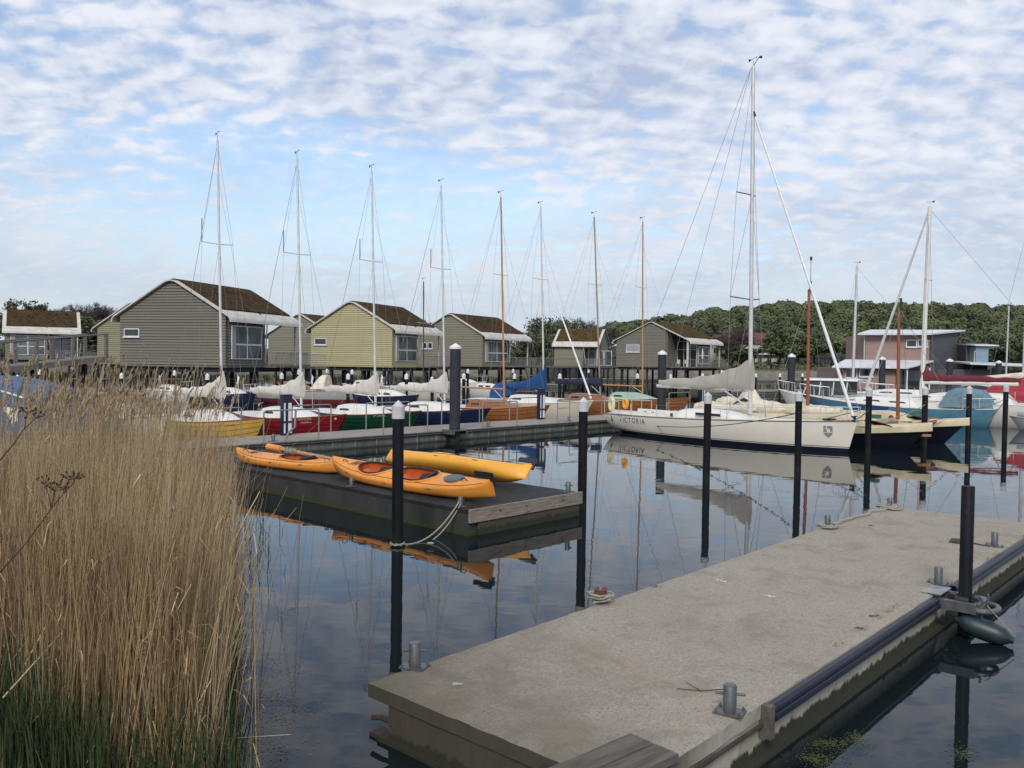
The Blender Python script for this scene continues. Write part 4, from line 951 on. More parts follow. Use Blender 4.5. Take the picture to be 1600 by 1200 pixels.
# crest near the bow: shield with a pale cross-like notch
M_crest = mat('grey_crest', (.22, .21, .19), rough=.6); b = MB(); cx0 = y_along(1303, .75); cz = .72
def shield(x, z): q = hy.pt_on(cx0+x, cz+z, .007); return (cx0+x, -q.y, cz+z)
def patch(poly, n=6):
    c = (sum(p[0] for p in poly)/len(poly), sum(p[1] for p in poly)/len(poly)); b.add([shield(*c)]+[shield(*p) for p in poly], [(0, 1+i, 1+(i+1) % len(poly)) for i in range(len(poly))])
patch([(-.14, .2), (-.05, .2), (-.05, .11), (-.14, .11)]); patch([(-.03, .2), (.14, .2), (.14, 0), (.06, 0), (.06, .1), (-.03, .12)]); patch([(-.14, .09), (-.05, .09), (-.03, -.02), (-.14, -.03)]); patch([(-.14, -.05), (.14, -.03), (.12, -.1), (.07, -.16), (0, -.22), (-.07, -.16), (-.12, -.11)])
b.build('crest', M_crest, t, flat=True)
# long dark mooring lines from the bow out to the piles
b = MB(); bw_w = yc+yd*(YL/2-.3)+Vector((0, 0, 1.1)); stw = yc-yd*(YL/2-.2)+Vector((0, 0, .75))
p5 = D(1358, 640, 29.9); p9 = D(912, 650, 18.5); pe = D(1106, 668, 22.5)
side1 = lambda k, z: yc+yd*(YL*(k-.5))+Vector((math.sin(YA), -math.cos(YA), 0))*(hy.beam(k)+.03)+Vector((0, 0, z))
b.tube(arc(bw_w, p5, .08), .018, 6); tag(b.build('mooring_rope', M_roped), 'dark bow line from the white yacht bow to the pile just right of it', 'rope')
b = MB(); p4 = D(1249, 645, 24.7); b.tube(arc(p4, PP(on_line(958, 0), 0, .45), .42, 20), .014, 6); tag(b.build('mooring_rope', M_roped), 'long dark line sagging along the white yacht side from the pile to the walkway', 'rope')
b = MB(); b.tube(arc(D(1358, 637, 29.9), PP(on_line(962, 0), 0, .45), .75, 20), .014, 6); tag(b.build('mooring_rope', M_roped), 'lower dark line sagging in front of the white yacht hull', 'rope')
# ------------------------------------------------------------------ boats on the right
def boat(px, z, Y, heading, label, kw, m, name='sailboat', cat='sailboat', group='boats on the right side of the harbour', **mk):
    """px = photo column of the bow tip at distance Y; the hull extends back from there"""
    p = D(px, 600, Y); h = Hull(**kw); d = Vector((math.cos(heading), math.sin(heading), 0)); c = p-d*(h.L/2)
    t = thing(name, label, cat, (c.x, c.y, 0), heading, group); h.make(t, m, **mk); return t, h
# catamaran with two brown masts
M_cathull = paint('dark_navy_gelcoat', (0.004, 0.006, 0.014), .3)
M_catdeck = mat('cream_deck_paint', (0.58, 0.51, 0.35), (0.50, 0.43, 0.29), rough=.6, scale=4)
M_green = mat('green_hatch', (0.04, 0.13, 0.07), rough=.7); M_redp = mat('rust_red_port', (0.22, 0.04, 0.025), rough=.6)
cb1 = Vector((14.9, 30.3, 0)); cu2 = bu
HA = BA
cc = cb1-bn*5.6
t = thing('catamaran', 'cream decked catamaran with two dark navy hulls and two brown masts', 'catamaran', (cc.x, cc.y, 0), HA, 'boats on the right side of the harbour')
hc = Hull(L=11.2, B=1.5, fb=1.0, fs=.75, fm=.64, draft=.5, tr=.15, rakeb=.9, rakes=.7, p=1.7, wmax=.5, sec=.9)
for yo in (0, 4.4):
    b = MB(); ns, n = 34, 12
    for part, (za, zb_) in (('hull', (None, None)),):
        rs = []
        for i in range(ns+1):
            r = hc.ring(i/ns, n); rs.append([Vector((p.x, p.y+yo, p.z)) for p in r]+[Vector((p.x, -p.y+yo, p.z)) for p in reversed(r[:-1])])
        b.loft(rs, closed=False); b.build('hull', M_cathull, t)
    b = MB(); rows = []
    for i in range(ns+1):
        k = i/ns; x = 11.2*(k-.5); w_ = hc.beam(k)+.09; z = hc.sheer(k)
        if k > .95: w_ *= max(.3, 1-(k-.95)*12)
        rows.append([(x, yo-w_, z-.22), (x, yo-w_*1.02, z-.02), (x, yo-w_*.8, z+.05), (x, yo, z+.09), (x, yo+w_*.8, z+.05), (x, yo+w_*1.02, z-.02), (x, yo+w_, z-.22)])
    b.loft(rows); b.build('deck', M_catdeck, t)
    b = MB(); rs = []
    for i in range(15):
        k = i/14; x = -4.2+k*7.8; hh = .40*min(1, k*9+.1)*(1-max(0, (k-.9)/.1)*.9); z = hc.sheer(x/11.2+.5)+.03
        rs.append([(x, yo-.55, z), (x, yo-.46, z+hh), (x, yo, z+hh+.05), (x, yo+.46, z+hh), (x, yo+.55, z)])
    b.loft(rs); b.build('cabin', M_catdeck, t)
    for k in range(5):
        x = -3.6+k*1.6; z = hc.sheer(x/11.2+.5)
        b = MB(); b.tube([(x, yo-.56, z+.19), (x, yo-.46, z+.2)], .095, 14); b.build('porthole', M_redp, t)
        b = MB(); b.box(x+.55, x+.95, yo-.1, yo+.2, z+.36, z+.50); b.build('deck_hatch', M_green, t)
for x in (-3.6, -.2, 3.0):
    b = MB(); b.box(x-.11, x+.11, .4, 4.0, .78, .96); b.build('cross_beam', M_catdeck, t)
b = MB(); b.box(-3.6, 3.0, 1.0, 3.4, .8, .86); b.build('bridge_deck', M_catdeck, t)
b = MB(); b.box(4.3, 4.5, .3, 4.1, .86, .93); b.box(3.9, 5.2, .9, 1.2, .50, .57); b.build('bow_plank', M_spar, t)
M_tarp = mat('brown_tarpaulin', (.16, .12, .09), (.1, .075, .055), rough=.9, scale=8, bump=.02, bscale=9)
for yo in (0, 4.4):
    b = MB(); b.loft([[(3.3+q*.35, yo-.4+jj*.2, .92+.1*math.sin(q*1.4+jj)+.05) for jj in range(5)] for q in range(4)], closed=False); b.build('tarpaulin', M_tarp, t)
def cat_x(px):
    lo, hi = -6, 6
    for _ in range(40):
        m_ = (lo+hi)/2; q = cc+bn*m_+bu*2.2+Vector((0, 0, 1.2))
        if pxof(q)[0] < px: lo = m_
        else: hi = m_
    return lo
for px, ty, by in ((1403, 480, 656), (1262, 452, 632)):
    x = cat_x(px); q = cc+bn*x+bu*2.2; zt = D(px, ty, q.y).z
    b = MB(); b.tube([(x, 2.2, 1.0), (x-.03, 2.2, (zt+1)/2), (x-.06, 2.2, zt)], .072, 12, .055); b.build('mast', M_sparb, t)
    b = MB(); b.tube([(x, 2.2, zt-.1), (x, 2.2, zt+.35)], .05, 8); b.build('masthead', M_black, t)
    if px == 1262:
        b = MB(); b.tube([(x, 2.2, zt+.3), (x, 2.2, zt+1.25)], .012, 5); b.tube([(x, 2.2, zt+1.2), (x, 2.2, zt+1.35)], .05, 8); b.build('aerial', M_black, t)
    stays(t, [((x, 2.2, zt-.1), (x+2.2, 2.2, 1.15)), ((x, 2.2, zt-.1), (x-.4, -.4, 1.1)), ((x, 2.2, zt-.1), (x-.4, 4.8, 1.1))], .008)
# bundled cream sails on the catamaran
q = random.Random(11)
for (xa, xb_, yy, zz0, r, lab) in [(-3.4, 1.4, 2.3, 1.05, .25, 0), (-4.6, -1.6, 1.0, 1.0, .22, 1), (-4.8, -2.6, 3.2, 1.1, .25, 1)]:
    b = MB(); rs = []
    for i in range(23):
        k = i/22; x = xa+(xb_-xa)*k; rr = r*(.35+.9*math.sin(math.pi*min(.95, k+.08))**.6)*(1+.25*math.sin(k*9))
        rs.append([(x, yy+rr*1.2*math.cos(a*.4488)*(1+.15*math.sin(a*2.7+i*1.3)), zz0+.1+rr*math.sin(a*.4488)*(1+.2*math.sin(a*1.9+i))) for a in range(14)])
    b.loft(rs); b.build('furled_sail', M_clothc, t, smooth=60)
b = MB(); b.loft([[(-3.4+q_*.3, 2.0+jj*.25, 1.15+(1.1*math.exp(-((q_-2)/1.6)**2))*(1-abs(jj-2)*.3)) for jj in range(5)] for q_ in range(7)], closed=False); b.build('sail_heap', M_clothc, t)

# pale blue classic boat with cockpit tent: stern towards the viewer
M_lbhull = paint('sky_blue_hull', (0.08, 0.21, 0.31), .25)
M_whl = M_white
sternp = W(1560, 668, 0.0); HB = math.atan2(bn.y, bn.x)+math.pi+R(4)
db = Vector((math.cos(HB), math.sin(HB), 0)); LB = 10.2; cbt = sternp+db*(LB/2)
t = thing('sailing_boat', 'sky blue classic boat with a pale blue cockpit tent beside the catamaran', 'sailboat', (cbt.x, cbt.y, 0), HB, 'boats on the right side of the harbour')
hb = Hull(L=LB, B=3.0, fb=1.35, fs=.95, fm=.9, draft=.5, tr=.55, ud=.35, rakeb=1.3, rakes=.5, p=2.1, wmax=.4)
hb.make(t, M_lbhull, railm=M_cream)
cabin(t, hb, -1.5, 3.0, 1.9, 1.1, .45, M_white, 3)
pulpit(t, hb, True, .6); fl_rail(t, hb, .3, .85, .55, 4); pulpit(t, hb, False, .55)
b = MB(); b.add([(.8, 0, 0)], []);
b = MB(); rows = []
for i in range(9):
    x = -.2+i*.28; rows.append([(lambda q: (q.x, q.y, q.z))(hb.pt_on(x, z, .03)) for z in (.9, .75, .6, .45)])
b.loft(rows, closed=False); b.build('fender_cloth', M_clothb, t)
b = MB(); rs = []
for k, (x, hh, ww) in enumerate([(-2.5, .15, 1.9), (-2.85, .85, 1.85), (-3.2, 1.02, 1.8), (-3.8, 1.0, 1.7), (-4.4, .93, 1.5), (-4.75, .5, 1.35), (-4.9, .05, 1.3)]):
    z = .95; rs.append([(x+.04*math.sin(a*2), ww/2*math.copysign(abs(math.cos(a*math.pi/16))**.45, math.cos(a*math.pi/16)), z+hh*math.sin(a*math.pi/16)**.5+.02*math.sin(a*3+k)) for a in range(17)])
b.loft(rs, closed=False); b.build('cockpit_tent', M_clothlb, t, smooth=55)
b = MB(); b.box(-3.5, -3.0, .83, .87, 1.4, 1.7); b.build('tent_window', mat('clear_window', (.16, .13, .12), (.06, .06, .07), rough=.15, scale=6), t).rotation_euler = (0, 0, R(1))
b = MB(); b.tube([(3.0, .5, 1.5), (4.6, .2, 1.9)], .01, 4); b.build('safety_line', M_wire, t)
# white yacht with burgundy cover behind it
t, h = boat(1345, 0, 49, HB, 'white yacht with burgundy boom cover and furled headsail behind the sky blue boat', dict(L=11.5, B=3.2, fb=1.5, fs=1.2, fm=1.2, draft=.4, tr=.6, rakeb=.6, rakes=.2, wmax=.45), M_white, 'sailing_yacht', 'sailing yacht')
cabin(t, h, -2, 3.2, 2.0, 1.2, .5, M_white, 3, whole=1)
def local_x(t, ang, px, z):
    o = Vector(t.location); d = Vector((math.cos(ang), math.sin(ang), 0)); best = 0; bb = 1e9
    for i in range(-140, 141):
        x = i*.05; e = abs(pxof(o+d*x+Vector((0, 0, z)))[0]-px)
        if e < bb: bb, best = e, x
    return best, (o+d*best).y
x, Y = local_x(t, HB, 1440, 1.6); zt = D(1451, 324, Y).z
P = mast(t, x, 1.3, zt, .135, M_white, .15, [.3, .62], True, .8, .75)
zb_ = D(1438, 597, Y).z
b = MB(); b.tube([(x-.1, 0, zb_), (x-4.6, 0, zb_+.02)], .1, 8); b.build('boom', M_white, t)
sail_cover(t, x, zb_+.08, 4.7, M_clothr, 1.25, .38, .0, 0, 5, .18, .06)
genoa(t, P(zt-.1), 0, Vector((h.L/2-.3, 0, 1.7)), M_alu, .095)
pulpit(t, h, True, .6); fl_rail(t, h, .1, .85, .6, 6); pulpit(t, h, False, .6)
stays(t, [(P(zt-.1), (-h.L/2+.2, 0, 1.3)), (P(zt-.2), (x-.3, 1.4, 1.3)), (P(zt-.2), (x-.3, -1.4, 1.3))], .01)
# dark blue boat tent between
t, h = boat(1432, 0, 54, HB+R(2), 'low white boat under a dark navy cover behind the pale blue tent', dict(L=7, B=2.3, fb=1.15, fs=.9, draft=.3, tr=.6, rakeb=.5, rakes=.1, wmax=.45), M_white, 'covered_boat', 'boat')
b = MB(); b.loft([[(2.0-i*.7, 1.05*math.cos(a*math.pi/8), 1.0+(.45+.5*math.sin(i*.6))*max(0, math.sin(a*math.pi/8))) for a in range(9)] for i in range(8)], closed=False); b.build('boat_cover', M_clothn, t)
# red tarpaulin boat on the far right
t, h = boat(1452, 0, 50, HB, 'boat under a bright red tarpaulin beside the rightmost black pile', dict(L=8.5, B=2.6, fb=.85, fs=.7, draft=.3, tr=.6, rakeb=.6, rakes=.2, wmax=.45), M_white, 'covered_boat', 'boat')
b = MB(); q = random.Random(3); rs = []
for k, (x, z1, ww) in enumerate([(2.2, 1.2, 1.0), (.8, 2.05, 2.2), (-.6, 2.45, 2.7), (-1.6, 2.4, 2.8), (-3.4, 1.9, 2.7), (-4.5, 1.35, 2.2)]):
    rs.append([(x+q.uniform(-.06, .06), -ww/2-.1, .45), (x, -ww/2*.85, .6+(z1-.6)*.5), (x, 0, z1+.1), (x, ww/2*.85, .6+(z1-.6)*.5), (x, ww/2+.1, .45)])
b.loft(rs, closed=False); b.add(rs[-1], [(0, 1, 2, 3, 4)]); b.build('tarpaulin', M_clothred, t, smooth=20)
b = MB(); b.tube([(-1.1, .1, 2.4), (-1.1, .1, 2.65)], .05, 8); b.build('ridge_pole', M_black, t)
# white inflatable-like stern gear boat at the far right edge
t, h = boat(1578, 0, 42, HB-R(3), 'grey white dinghy with outboard at the right edge beside the sky blue stern', dict(L=5, B=1.8, fb=.7, fs=.6, draft=.2, tr=.8, rakeb=.5, rakes=.1, wmax=.4), mat('grey_hypalon', (.42, .42, .42), rough=.6), 'dinghy', 'dinghy')
b = MB(); b.lathe([(.001, 0), (.16, .03), (.2, .3), (.15, .5), (.001, .55)], 10, (-2.6, 0, .6)); b.tube([(-2.6, 0, .6), (-2.7, 0, -.3)], .07, 8); b.build('outboard_motor', M_black, t)
b = MB(); b.tube([(2.0, 0, .8), (1.0, .75, .72), (-2.3, .8, .68)], .2, 10); b.tube([(2.0, 0, .8), (1.0, -.75, .72), (-2.3, -.8, .68)], .2, 10); b.build('tube_collar', mat('grey_hypalon', (.42, .42, .42)), t)
t, h = boat(1535, 0, 52, HB, 'white yacht with a long cream boom cover at the right edge', dict(L=12, B=3.4, fb=1.6, fs=1.3, draft=.4, tr=.6, rakeb=.6, rakes=.2, wmax=.45), M_cream, 'sailing_yacht', 'sailing yacht')
cabin(t, h, -3, 2.8, 2.2, 1.2, .5, M_cream, 3)
x, Y = local_x(t, HB, 1598, 1.6); zt = D(1597, 340, Y).z
P = mast(t, x, 1.3, zt, .1, M_alu, .1, [.35, .62], True, .9)
zb_ = D(1598, 598, Y).z; xr, _ = local_x(t, HB, 1508, 2.4)
b = MB(); b.tube([(x+.1, 0, zb_), (xr, 0, zb_-.05)], .08, 8); b.build('boom', M_white, t)
b = MB(); rs = []
for i in range(18):
    k = i/17; xx = x-.2+(xr-x)*k; hh = .55*(1-.75*k); rs.append([(xx, .2*(1-.5*k)*math.cos(a*.524), zb_+.1+hh/2+hh/2*math.sin(a*.524)) for a in range(12)])
b.loft(rs); b.build('sail_cover', M_clothc, t)
pulpit(t, h, True, .6); fl_rail(t, h, .1, .85, .6, 6)
stays(t, [(P(zt-.1), (-h.L/2+.2, 0, 1.3)), (P(zt-.1), (h.L/2-.2, 0, 1.6))], .01)
# motor boat with hardtop
t, h = boat(1217, 0, 55, HB+R(0), 'white cabin motor boat with a flat white hardtop beside a thick grey pile', dict(L=6.0, B=2.4, fb=1.45, fs=1.1, draft=.4, tr=.85, rakeb=.9, rakes=.1, wmax=.4), M_white, 'motor_boat', 'motor boat')
b = MB(); b.loft([[(1.0-k*2.6 if k else 1.3, -.95, 1.25), (.7-k*2.3, -.85, 2.1), (.7-k*2.3, .85, 2.1), (1.0-k*2.6 if k else 1.3, .95, 1.25)] for k in (0, 1)]); b.build('wheelhouse', M_glass, t)
for x in (.72, 0, -.8, -1.6):
    for sg in (1, -1):
        b = MB(); b.tube([(x+(.35 if x > .5 else .06), sg*.97, 1.22), (x, sg*.87, 2.12)], .04, 6); b.build('window_post', M_white, t)
b = MB(); b.loft([[(1.0-k*.4, -1.0, 2.1), (1.0-k*.4, -.9, 2.19), (1.0-k*.4, 0, 2.24), (1.0-k*.4, .9, 2.19), (1.0-k*.4, 1.0, 2.1)] for k in range(9)]); b.build('hardtop', M_white, t)
pulpit(t, h, True, .6); fl_rail(t, h, .55, .88, .55, 3)
# two plain masts: thin white sloop in front of the pink house, and one far right
def plain_sloop(px_bow, Y, ang, label, L, fb, mpx, mtop, group='boats on the right side of the harbour', m=M_white, cover=None, r=.07, spr=(.6,), mm=M_alu, cab=True, gen=False):
    t, h = boat(px_bow, 0, Y, ang, label, dict(L=L, B=L*.3, fb=fb, fs=fb*.85, draft=.35, tr=.6, rakeb=.5, rakes=.2, wmax=.45), m, 'sailboat', 'sailboat', group)
    if cab: cabin(t, h, -L*.2, L*.28, L*.17, L*.1, .42, M_white, 2)
    if mpx:
        x, YY = local_x(t, ang, mpx, 1.5); zt = D(mpx, mtop, YY).z; P = mast(t, x, fb, zt, r, mm, .1, spr, True, .6)
        stays(t, [(P(zt-.1), (-L/2+.2, 0, fb)), (P(zt-.1), (L/2-.2, 0, fb)), (P(zt-.2), (x-.2, L*.14, fb)), (P(zt-.2), (x-.2, -L*.14, fb))], .008)
        if cover: 
            b = MB(); b.tube([(x, 0, fb+.75), (x-L*.36, 0, fb+.75)], .05, 6); b.build('boom', mm, t); sail_cover(t, x, fb+.75, L*.36, cover, .8, .3)
        if gen: genoa(t, P(zt*.86), 0, Vector((L/2-.3, 0, fb+.1)), M_capw, .06)
    pulpit(t, h, True, .55); return t
plain_sloop(1298, 62, HB, 'white sloop with a thin white mast in front of the pink house', 9, 1.3, 1332, 416, gen=False, r=.1)
plain_sloop(1500, 90, HB, 'far white sloop with a short bare mast in front of the wooded hill', 9, 1.3, 1571, 478, r=.09)
# ------------------------------------------------------------------ boats on the left
s = on_line(116, PWD+.4, .8); p = PP(s, PWD+.4, 0); c = p-pn*4
t = thing('covered_boat', 'boat under a bright blue tarpaulin with pale lashings at the left edge behind the reeds', 'boat', (c.x, c.y, 0), NA, 'boats on the left side')
h = Hull(L=8, B=2.6, fb=1.35, fs=1.2, draft=.3, tr=.7, rakeb=.4, rakes=.2, wmax=.45); h.make(t, M_white)
M_tblue = mat('blue_tarpaulin', (0.035, 0.095, 0.20), (0.025, 0.065, 0.15), rough=.55, scale=5, stretch=(6, 1, 1), bump=.02, bscale=4)
b = MB(); rs = []
for i in range(21):
    x = 4.0-i*.4; k = i/20; z1 = 1.95+.25*math.sin(k*2.4); rs.append([(x, -1.4+.03*math.sin(i*2.1), .75), (x, -1.28+.03*math.sin(i*3.3), 1.2), (x, -1.1, z1-.22), (x, 0, z1+.15), (x, 1.1, z1-.22), (x, 1.3, 1.2), (x, 1.38, .75)])
b.loft(rs, closed=False); b.add(rs[0], [tuple(range(7))]); b.build('tarpaulin', M_tblue, t, smooth=25)
b = MB(); b.tube([(4.0-i*.4, -1.1-.02, 1.95+.25*math.sin(i/20*2.4)-.2) for i in range(21)], .03, 5); b.build('edge_tape', M_capw, t)
b = MB(); b.loft([[(3.4-i*.25, -1.34, .85+.12*i), (3.1-i*.25, -1.22, 1.5+.05*math.sin(i*2))] for i in range(6)], closed=False); b.build('tarp_patch', M_clothc, t)
s = on_line(262, PWD+.3, .8); p = PP(s, PWD+.3, 0); c = p-pn*3.9
t = thing('sailboat', 'white sailboat with steel pulpit rails seen through the reeds left of the yellow boat', 'sailboat', (c.x, c.y, 0), NA, 'boats on the left side')
h = Hull(L=7.8, B=2.6, fb=1.2, fs=1.0, draft=.3, tr=.7, rakeb=.5, rakes=.2, wmax=.45); h.make(t, M_cream); cabin(t, h, -2.4, 2.2, 1.7, 1.0, .5, M_white, 2); pulpit(t, h, True, .65); pulpit(t, h, False, .65); fl_rail(t, h, .15, .85, .6, 5)
s = on_line(128, PWD+1.8, .8)
# white/red traditional boat further back
t, h = boat(572, 0, 57, R(-8), 'white boat with red boot stripe, wooden cabin and cream sprayhood behind the beige sail covers', dict(L=7.6, B=2.4, fb=1.05, fs=.95, draft=.35, tr=.4, rakeb=.4, rakes=.3, wmax=.5), mat('old_white_paint', (.36, .37, .35), (.3, .31, .3), rough=.5, extra=stripes([(-.9, .34, (.14, .022, .028))])), 'cabin_boat', 'boat', 'boats between the pontoons', railm=M_wood)
cabin(t, h, -2.2, 0.2, 1.5, 1.2, .55, M_wood, 3); sprayhood(t, 0.2, 1.2, 1.5, 1.0, .95, M_clothc)
b = MB(); b.tube([(-2.6, 0, 1.0), (-2.6, 0, 1.7)], .05, 8); b.build('tiller_post', M_wood, t)
for i, (px, Y, ang, lab, L, fb, mpx, mt_, m_, cv) in enumerate([
    (690, 66, R(-40), 'small sailboat with dark bare mast behind the green sailboat', 6.5, 1.0, 662, 440, M_cream, None),
    (800, 70, R(-43), 'navy covered small boat under the grey green house', 5.5, .9, None, 0, M_white, None),
    (600, 75, R(-43), 'white small boat under the yellow house', 5.5, .9, None, 0, M_white, None),
    (500, 73, R(-43), 'dark small boat behind the white and red cabin boat', 6, .9, None, 0, M_navy, None),
    (400, 52, R(-43), 'dark hulled small boat behind the red sailboat mast', 6.0, .9, None, 0, M_navy, None),
    (655, 52, R(-43), 'navy hulled small boat behind the tall grey pile', 6.0, .9, None, 0, M_navy, None),
    (300, 56, R(-43), 'white small boat behind the yellow sailboat mast', 6.0, .9, None, 0, M_white, None),
    (760, 82, R(-43), 'white small boat behind the wooden boom', 6.0, 1., None, 0, M_white, None)]):
    plain_sloop(px, Y, ang, lab, L, fb, mpx, mt_, 'boats between the pontoons', m_, cv, .055, (.6,), mat('dark_mast', (.06, .045, .035), rough=.5))
# ------------------------------------------------------------------ pontoons further back and their piles
def far_pontoon(x0, y0, x1, y1, label, wd=2.0, rail=True):
    a = Vector((x0, y0, 0)); c = Vector((x1, y1, 0)); d = c-a; L = d.length; ang = math.atan2(d.y, d.x)
    t = thing('walkway_pontoon', label, 'pontoon', a, ang, 'pontoons further back')
    b = MB(); b.box(0, L, 0, wd, .3, .42); b.build('deck', M_pdeck, t)
    b = MB(); b.box(0, L, .08, wd-.08, -.3, .298); b.build('float_side', M_pside, t)
    if rail:
        x = 1.0
        while x < L-4:
            b = MB(); b.tube([(x, .1, .42), (x, .1, 1.42), (x+2.6, .1, 1.42), (x+2.6, .1, .42)], .03, 6); b.build('hoop_rail', M_rail, t); x += 5.2
    return t
def GX(px, Y): return D(px, 590, Y).x
far_pontoon(GX(-60, 56), 56, GX(505, 66), 66, 'pontoon under the big grey house with hoop rails')
far_pontoon(GX(500, 84), 84, GX(880, 98), 98, 'pontoon under the yellow house and the grey green house')
far_pontoon(GX(1120, 80), 80, GX(1320, 92), 92, 'pontoon beyond the white yacht towards the pink house')
far_pontoon(GX(880, 130), 130, GX(1260, 150), 150, 'farthest pontoon below the wooded hill', rail=False)
q = random.Random(21)
FP = [(27, 585, 48, 1), (62, 577, 62, 0), (113, 571, 75, 0), (190, 582, 55, 0), (273, 578, 60, 0), (324, 583, 50, 0), (440, 582, 52, 0), (467, 577, 64, 0), (511, 576, 70, 0), (544, 583, 53, 0), (550, 577, 66, 0),
      (586, 577, 68, 0), (635, 583, 55, 0), (675, 588, 66, 0), (725, 583, 56, 0), (731, 576, 72, 0), (804, 583, 58, 0), (802, 576, 78, 0), (875, 583, 60, 0), (996, 583, 62, 0), (1048, 584, 70, 0), (1098, 583, 72, 0),
      (1141, 583, 76, 0), (1181, 583, 80, 0), (1219, 583, 84, 0), (1254, 583, 90, 0), (1128, 578, 96, 0), (1132, 579, 98, 0), (920, 577, 95, 0), (668, 576, 90, 0)]
side = ['left of the big grey house', 'under the walkway ramp', 'beyond the ramp end', 'left behind the reeds', 'behind the reed plumes', 'left of the yellow boat mast', 'below the big grey house end', 'right of the grey house steps', 'under the yellow house left end', 'before the yellow house, taller of a pair', 'before the yellow house, smaller of a pair', 'under the middle of the yellow house', 'under the right end of the yellow house', 'left of the tall grey pile', 'just right of the tall grey pile', 'above the wooden boom left part', 'above the blue sail cover', 'under the grey green house terrace', 'between the blue and navy sail covers', 'left of the thick pile near the rightmost wooden mast', 'above the boom of the white yacht', 'above the middle of the white yacht boom', 'above the beige sail near the white yacht mast', 'just right of the white yacht mast', 'left of the thick pile beside the motor boat', 'right of the thick pile beside the motor boat', 'right of the glazed house, left of a pair', 'right of the glazed house, right of a pair', 'under the small house deck', 'under the yellow house terrace']
for (px, ty, Z, k), sd_ in zip(FP, side):
    pile(px, ty, Z, .11 if not k else .15, 'thin dark pile with white cap '+sd_, cap=M_capw, group='thin white capped piles further back', capk=1.35, n=10, cone=.33)

# thin lines between the outer piles and the boats
for (xa, ya, Za, xb, yb, Zb, sg, m_, lab) in [(1358, 655, 29.9, 1250, 640, 46, .3, M_rope, 'pale line from the pile right of the white yacht bow towards the sky blue boat'),
        (1446, 632, 32.1, 1370, 655, 33, .15, M_rope, 'pale line from the catamaran pile to the catamaran deck'), (1446, 628, 32.1, 1500, 618, 41, .1, M_rope, 'pale line from the catamaran pile up to the cockpit tent'),
        (1515, 640, 34.4, 1572, 622, 40, .12, M_roped, 'dark line between the last two piles on the right'), (1572, 622, 37.3, 1535, 655, 40, .25, M_rope, 'pale slack line from the rightmost pile to the sky blue hull'),
        (1572, 618, 37.3, 1598, 628, 42, .05, M_rope, 'short pale line from the rightmost pile to the grey dinghy'), (1515, 635, 34.4, 1420, 660, 33, .2, M_roped, 'dark line from the tent pile down to the catamaran bow')]:
    b = MB(); b.tube(arc(D(xa, ya, Za), D(xb, yb, Zb), sg, 14), .014, 5); tag(b.build('mooring_rope', m_), lab, 'rope')
# ------------------------------------------------------------------ houses on stilts
M_sed = mat('sedum_roof', (0.068, 0.038, 0.023), (0.046, 0.036, 0.019), rough=1.0, spec=.05, scale=.45, bump=0.15, bscale=4, mottle=[(1.3, .5, .60, (0.105, 0.055, 0.03), .7), (2.6, .52, .60, (0.016, 0.012, 0.008), .8), (.7, .52, .62, (.055, .055, .02), .6)])
M_sedg = mat('green_sedum_roof', (0.06, 0.05, 0.018), (0.08, 0.045, 0.022), rough=1.0, spec=.05, scale=.45, bump=0.15, bscale=4, mottle=[(1.3, .5, .6, (0.11, 0.075, 0.028), .7), (2.6, .52, .60, (0.018, 0.018, 0.008), .8)])
M_trim = mat('pale_roof_sheet', (0.58, 0.56, 0.51), (0.44, 0.42, 0.38), rough=.6, scale=1.2, mottle=[(6, .5, .7, (.30, .28, .25), .45)])
M_wtrim = mat('white_window_frame', (0.66, 0.68, 0.70), (0.55, 0.57, 0.6), rough=.5)
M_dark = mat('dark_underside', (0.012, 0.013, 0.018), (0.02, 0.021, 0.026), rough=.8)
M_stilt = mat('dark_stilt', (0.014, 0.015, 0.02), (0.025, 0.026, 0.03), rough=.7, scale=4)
M_deckw = mat('grey_deck_boards', (0.16, 0.15, 0.135), (0.11, 0.10, 0.09), rough=.9, scale=3)
def siding(name, c): return mat(name, c, tuple(v*.82 for v in c), rough=.75, scale=.5, stretch=(.3, .3, 5), bump=.003, bscale=20, mottle=[(3, .5, .7, tuple(v*.75 for v in c), .35)])
M_s_grey = siding('grey_siding', (0.145, 0.138, 0.11))
M_s_yel = siding('pale_yellow_siding', (0.40, 0.37, 0.21))
M_s_grn = siding('grey_green_siding', (0.215, 0.205, 0.15))
M_s_oliv = siding('olive_siding', (0.24, 0.235, 0.15))
M_s_dark = siding('dark_grey_siding', (0.10, 0.105, 0.10))
M_curt = mat('pale_curtain', (.35, .36, .36), (.25, .26, .27), rough=.9, stretch=(8, 8, .5), scale=2)
def roofprof(Wd, he, ha, xa):
    """outline of the roof in the gable plane, from the right eave over the ridge to the left eave (x <= 0)"""
    ap = -xa; pts = [(0.58, he-.50), (0.56, he-.28), (.42, he-.08), (.18, he+.06)]
    n = 7
    for i in range(1, n+1):
        k = i/n; pts.append((.18+(ap+.75-.18)*k, he+.06+(ha-.26-he-.06)*k))
    pts += [(ap+.38, ha-.07), (ap, ha), (ap-.38, ha-.07)]
    L_ = -Wd
    for i in range(n+1):
        k = i/n; pts.append((ap-.75+(L_-.18-ap+.75)*k, ha-.26+(he+.06-ha+.26)*k))
    pts += [(L_-.42, he-.08), (L_-.56, he-.28), (L_-.58, he-.50)]
    return pts
def roof_at(prof, x):
    for (a, b_), (c, d) in zip(prof, prof[1:]):
        if c <= x <= a and a != c: return b_+(d-b_)*(a-x)/(a-c)
    return prof[-1][1]
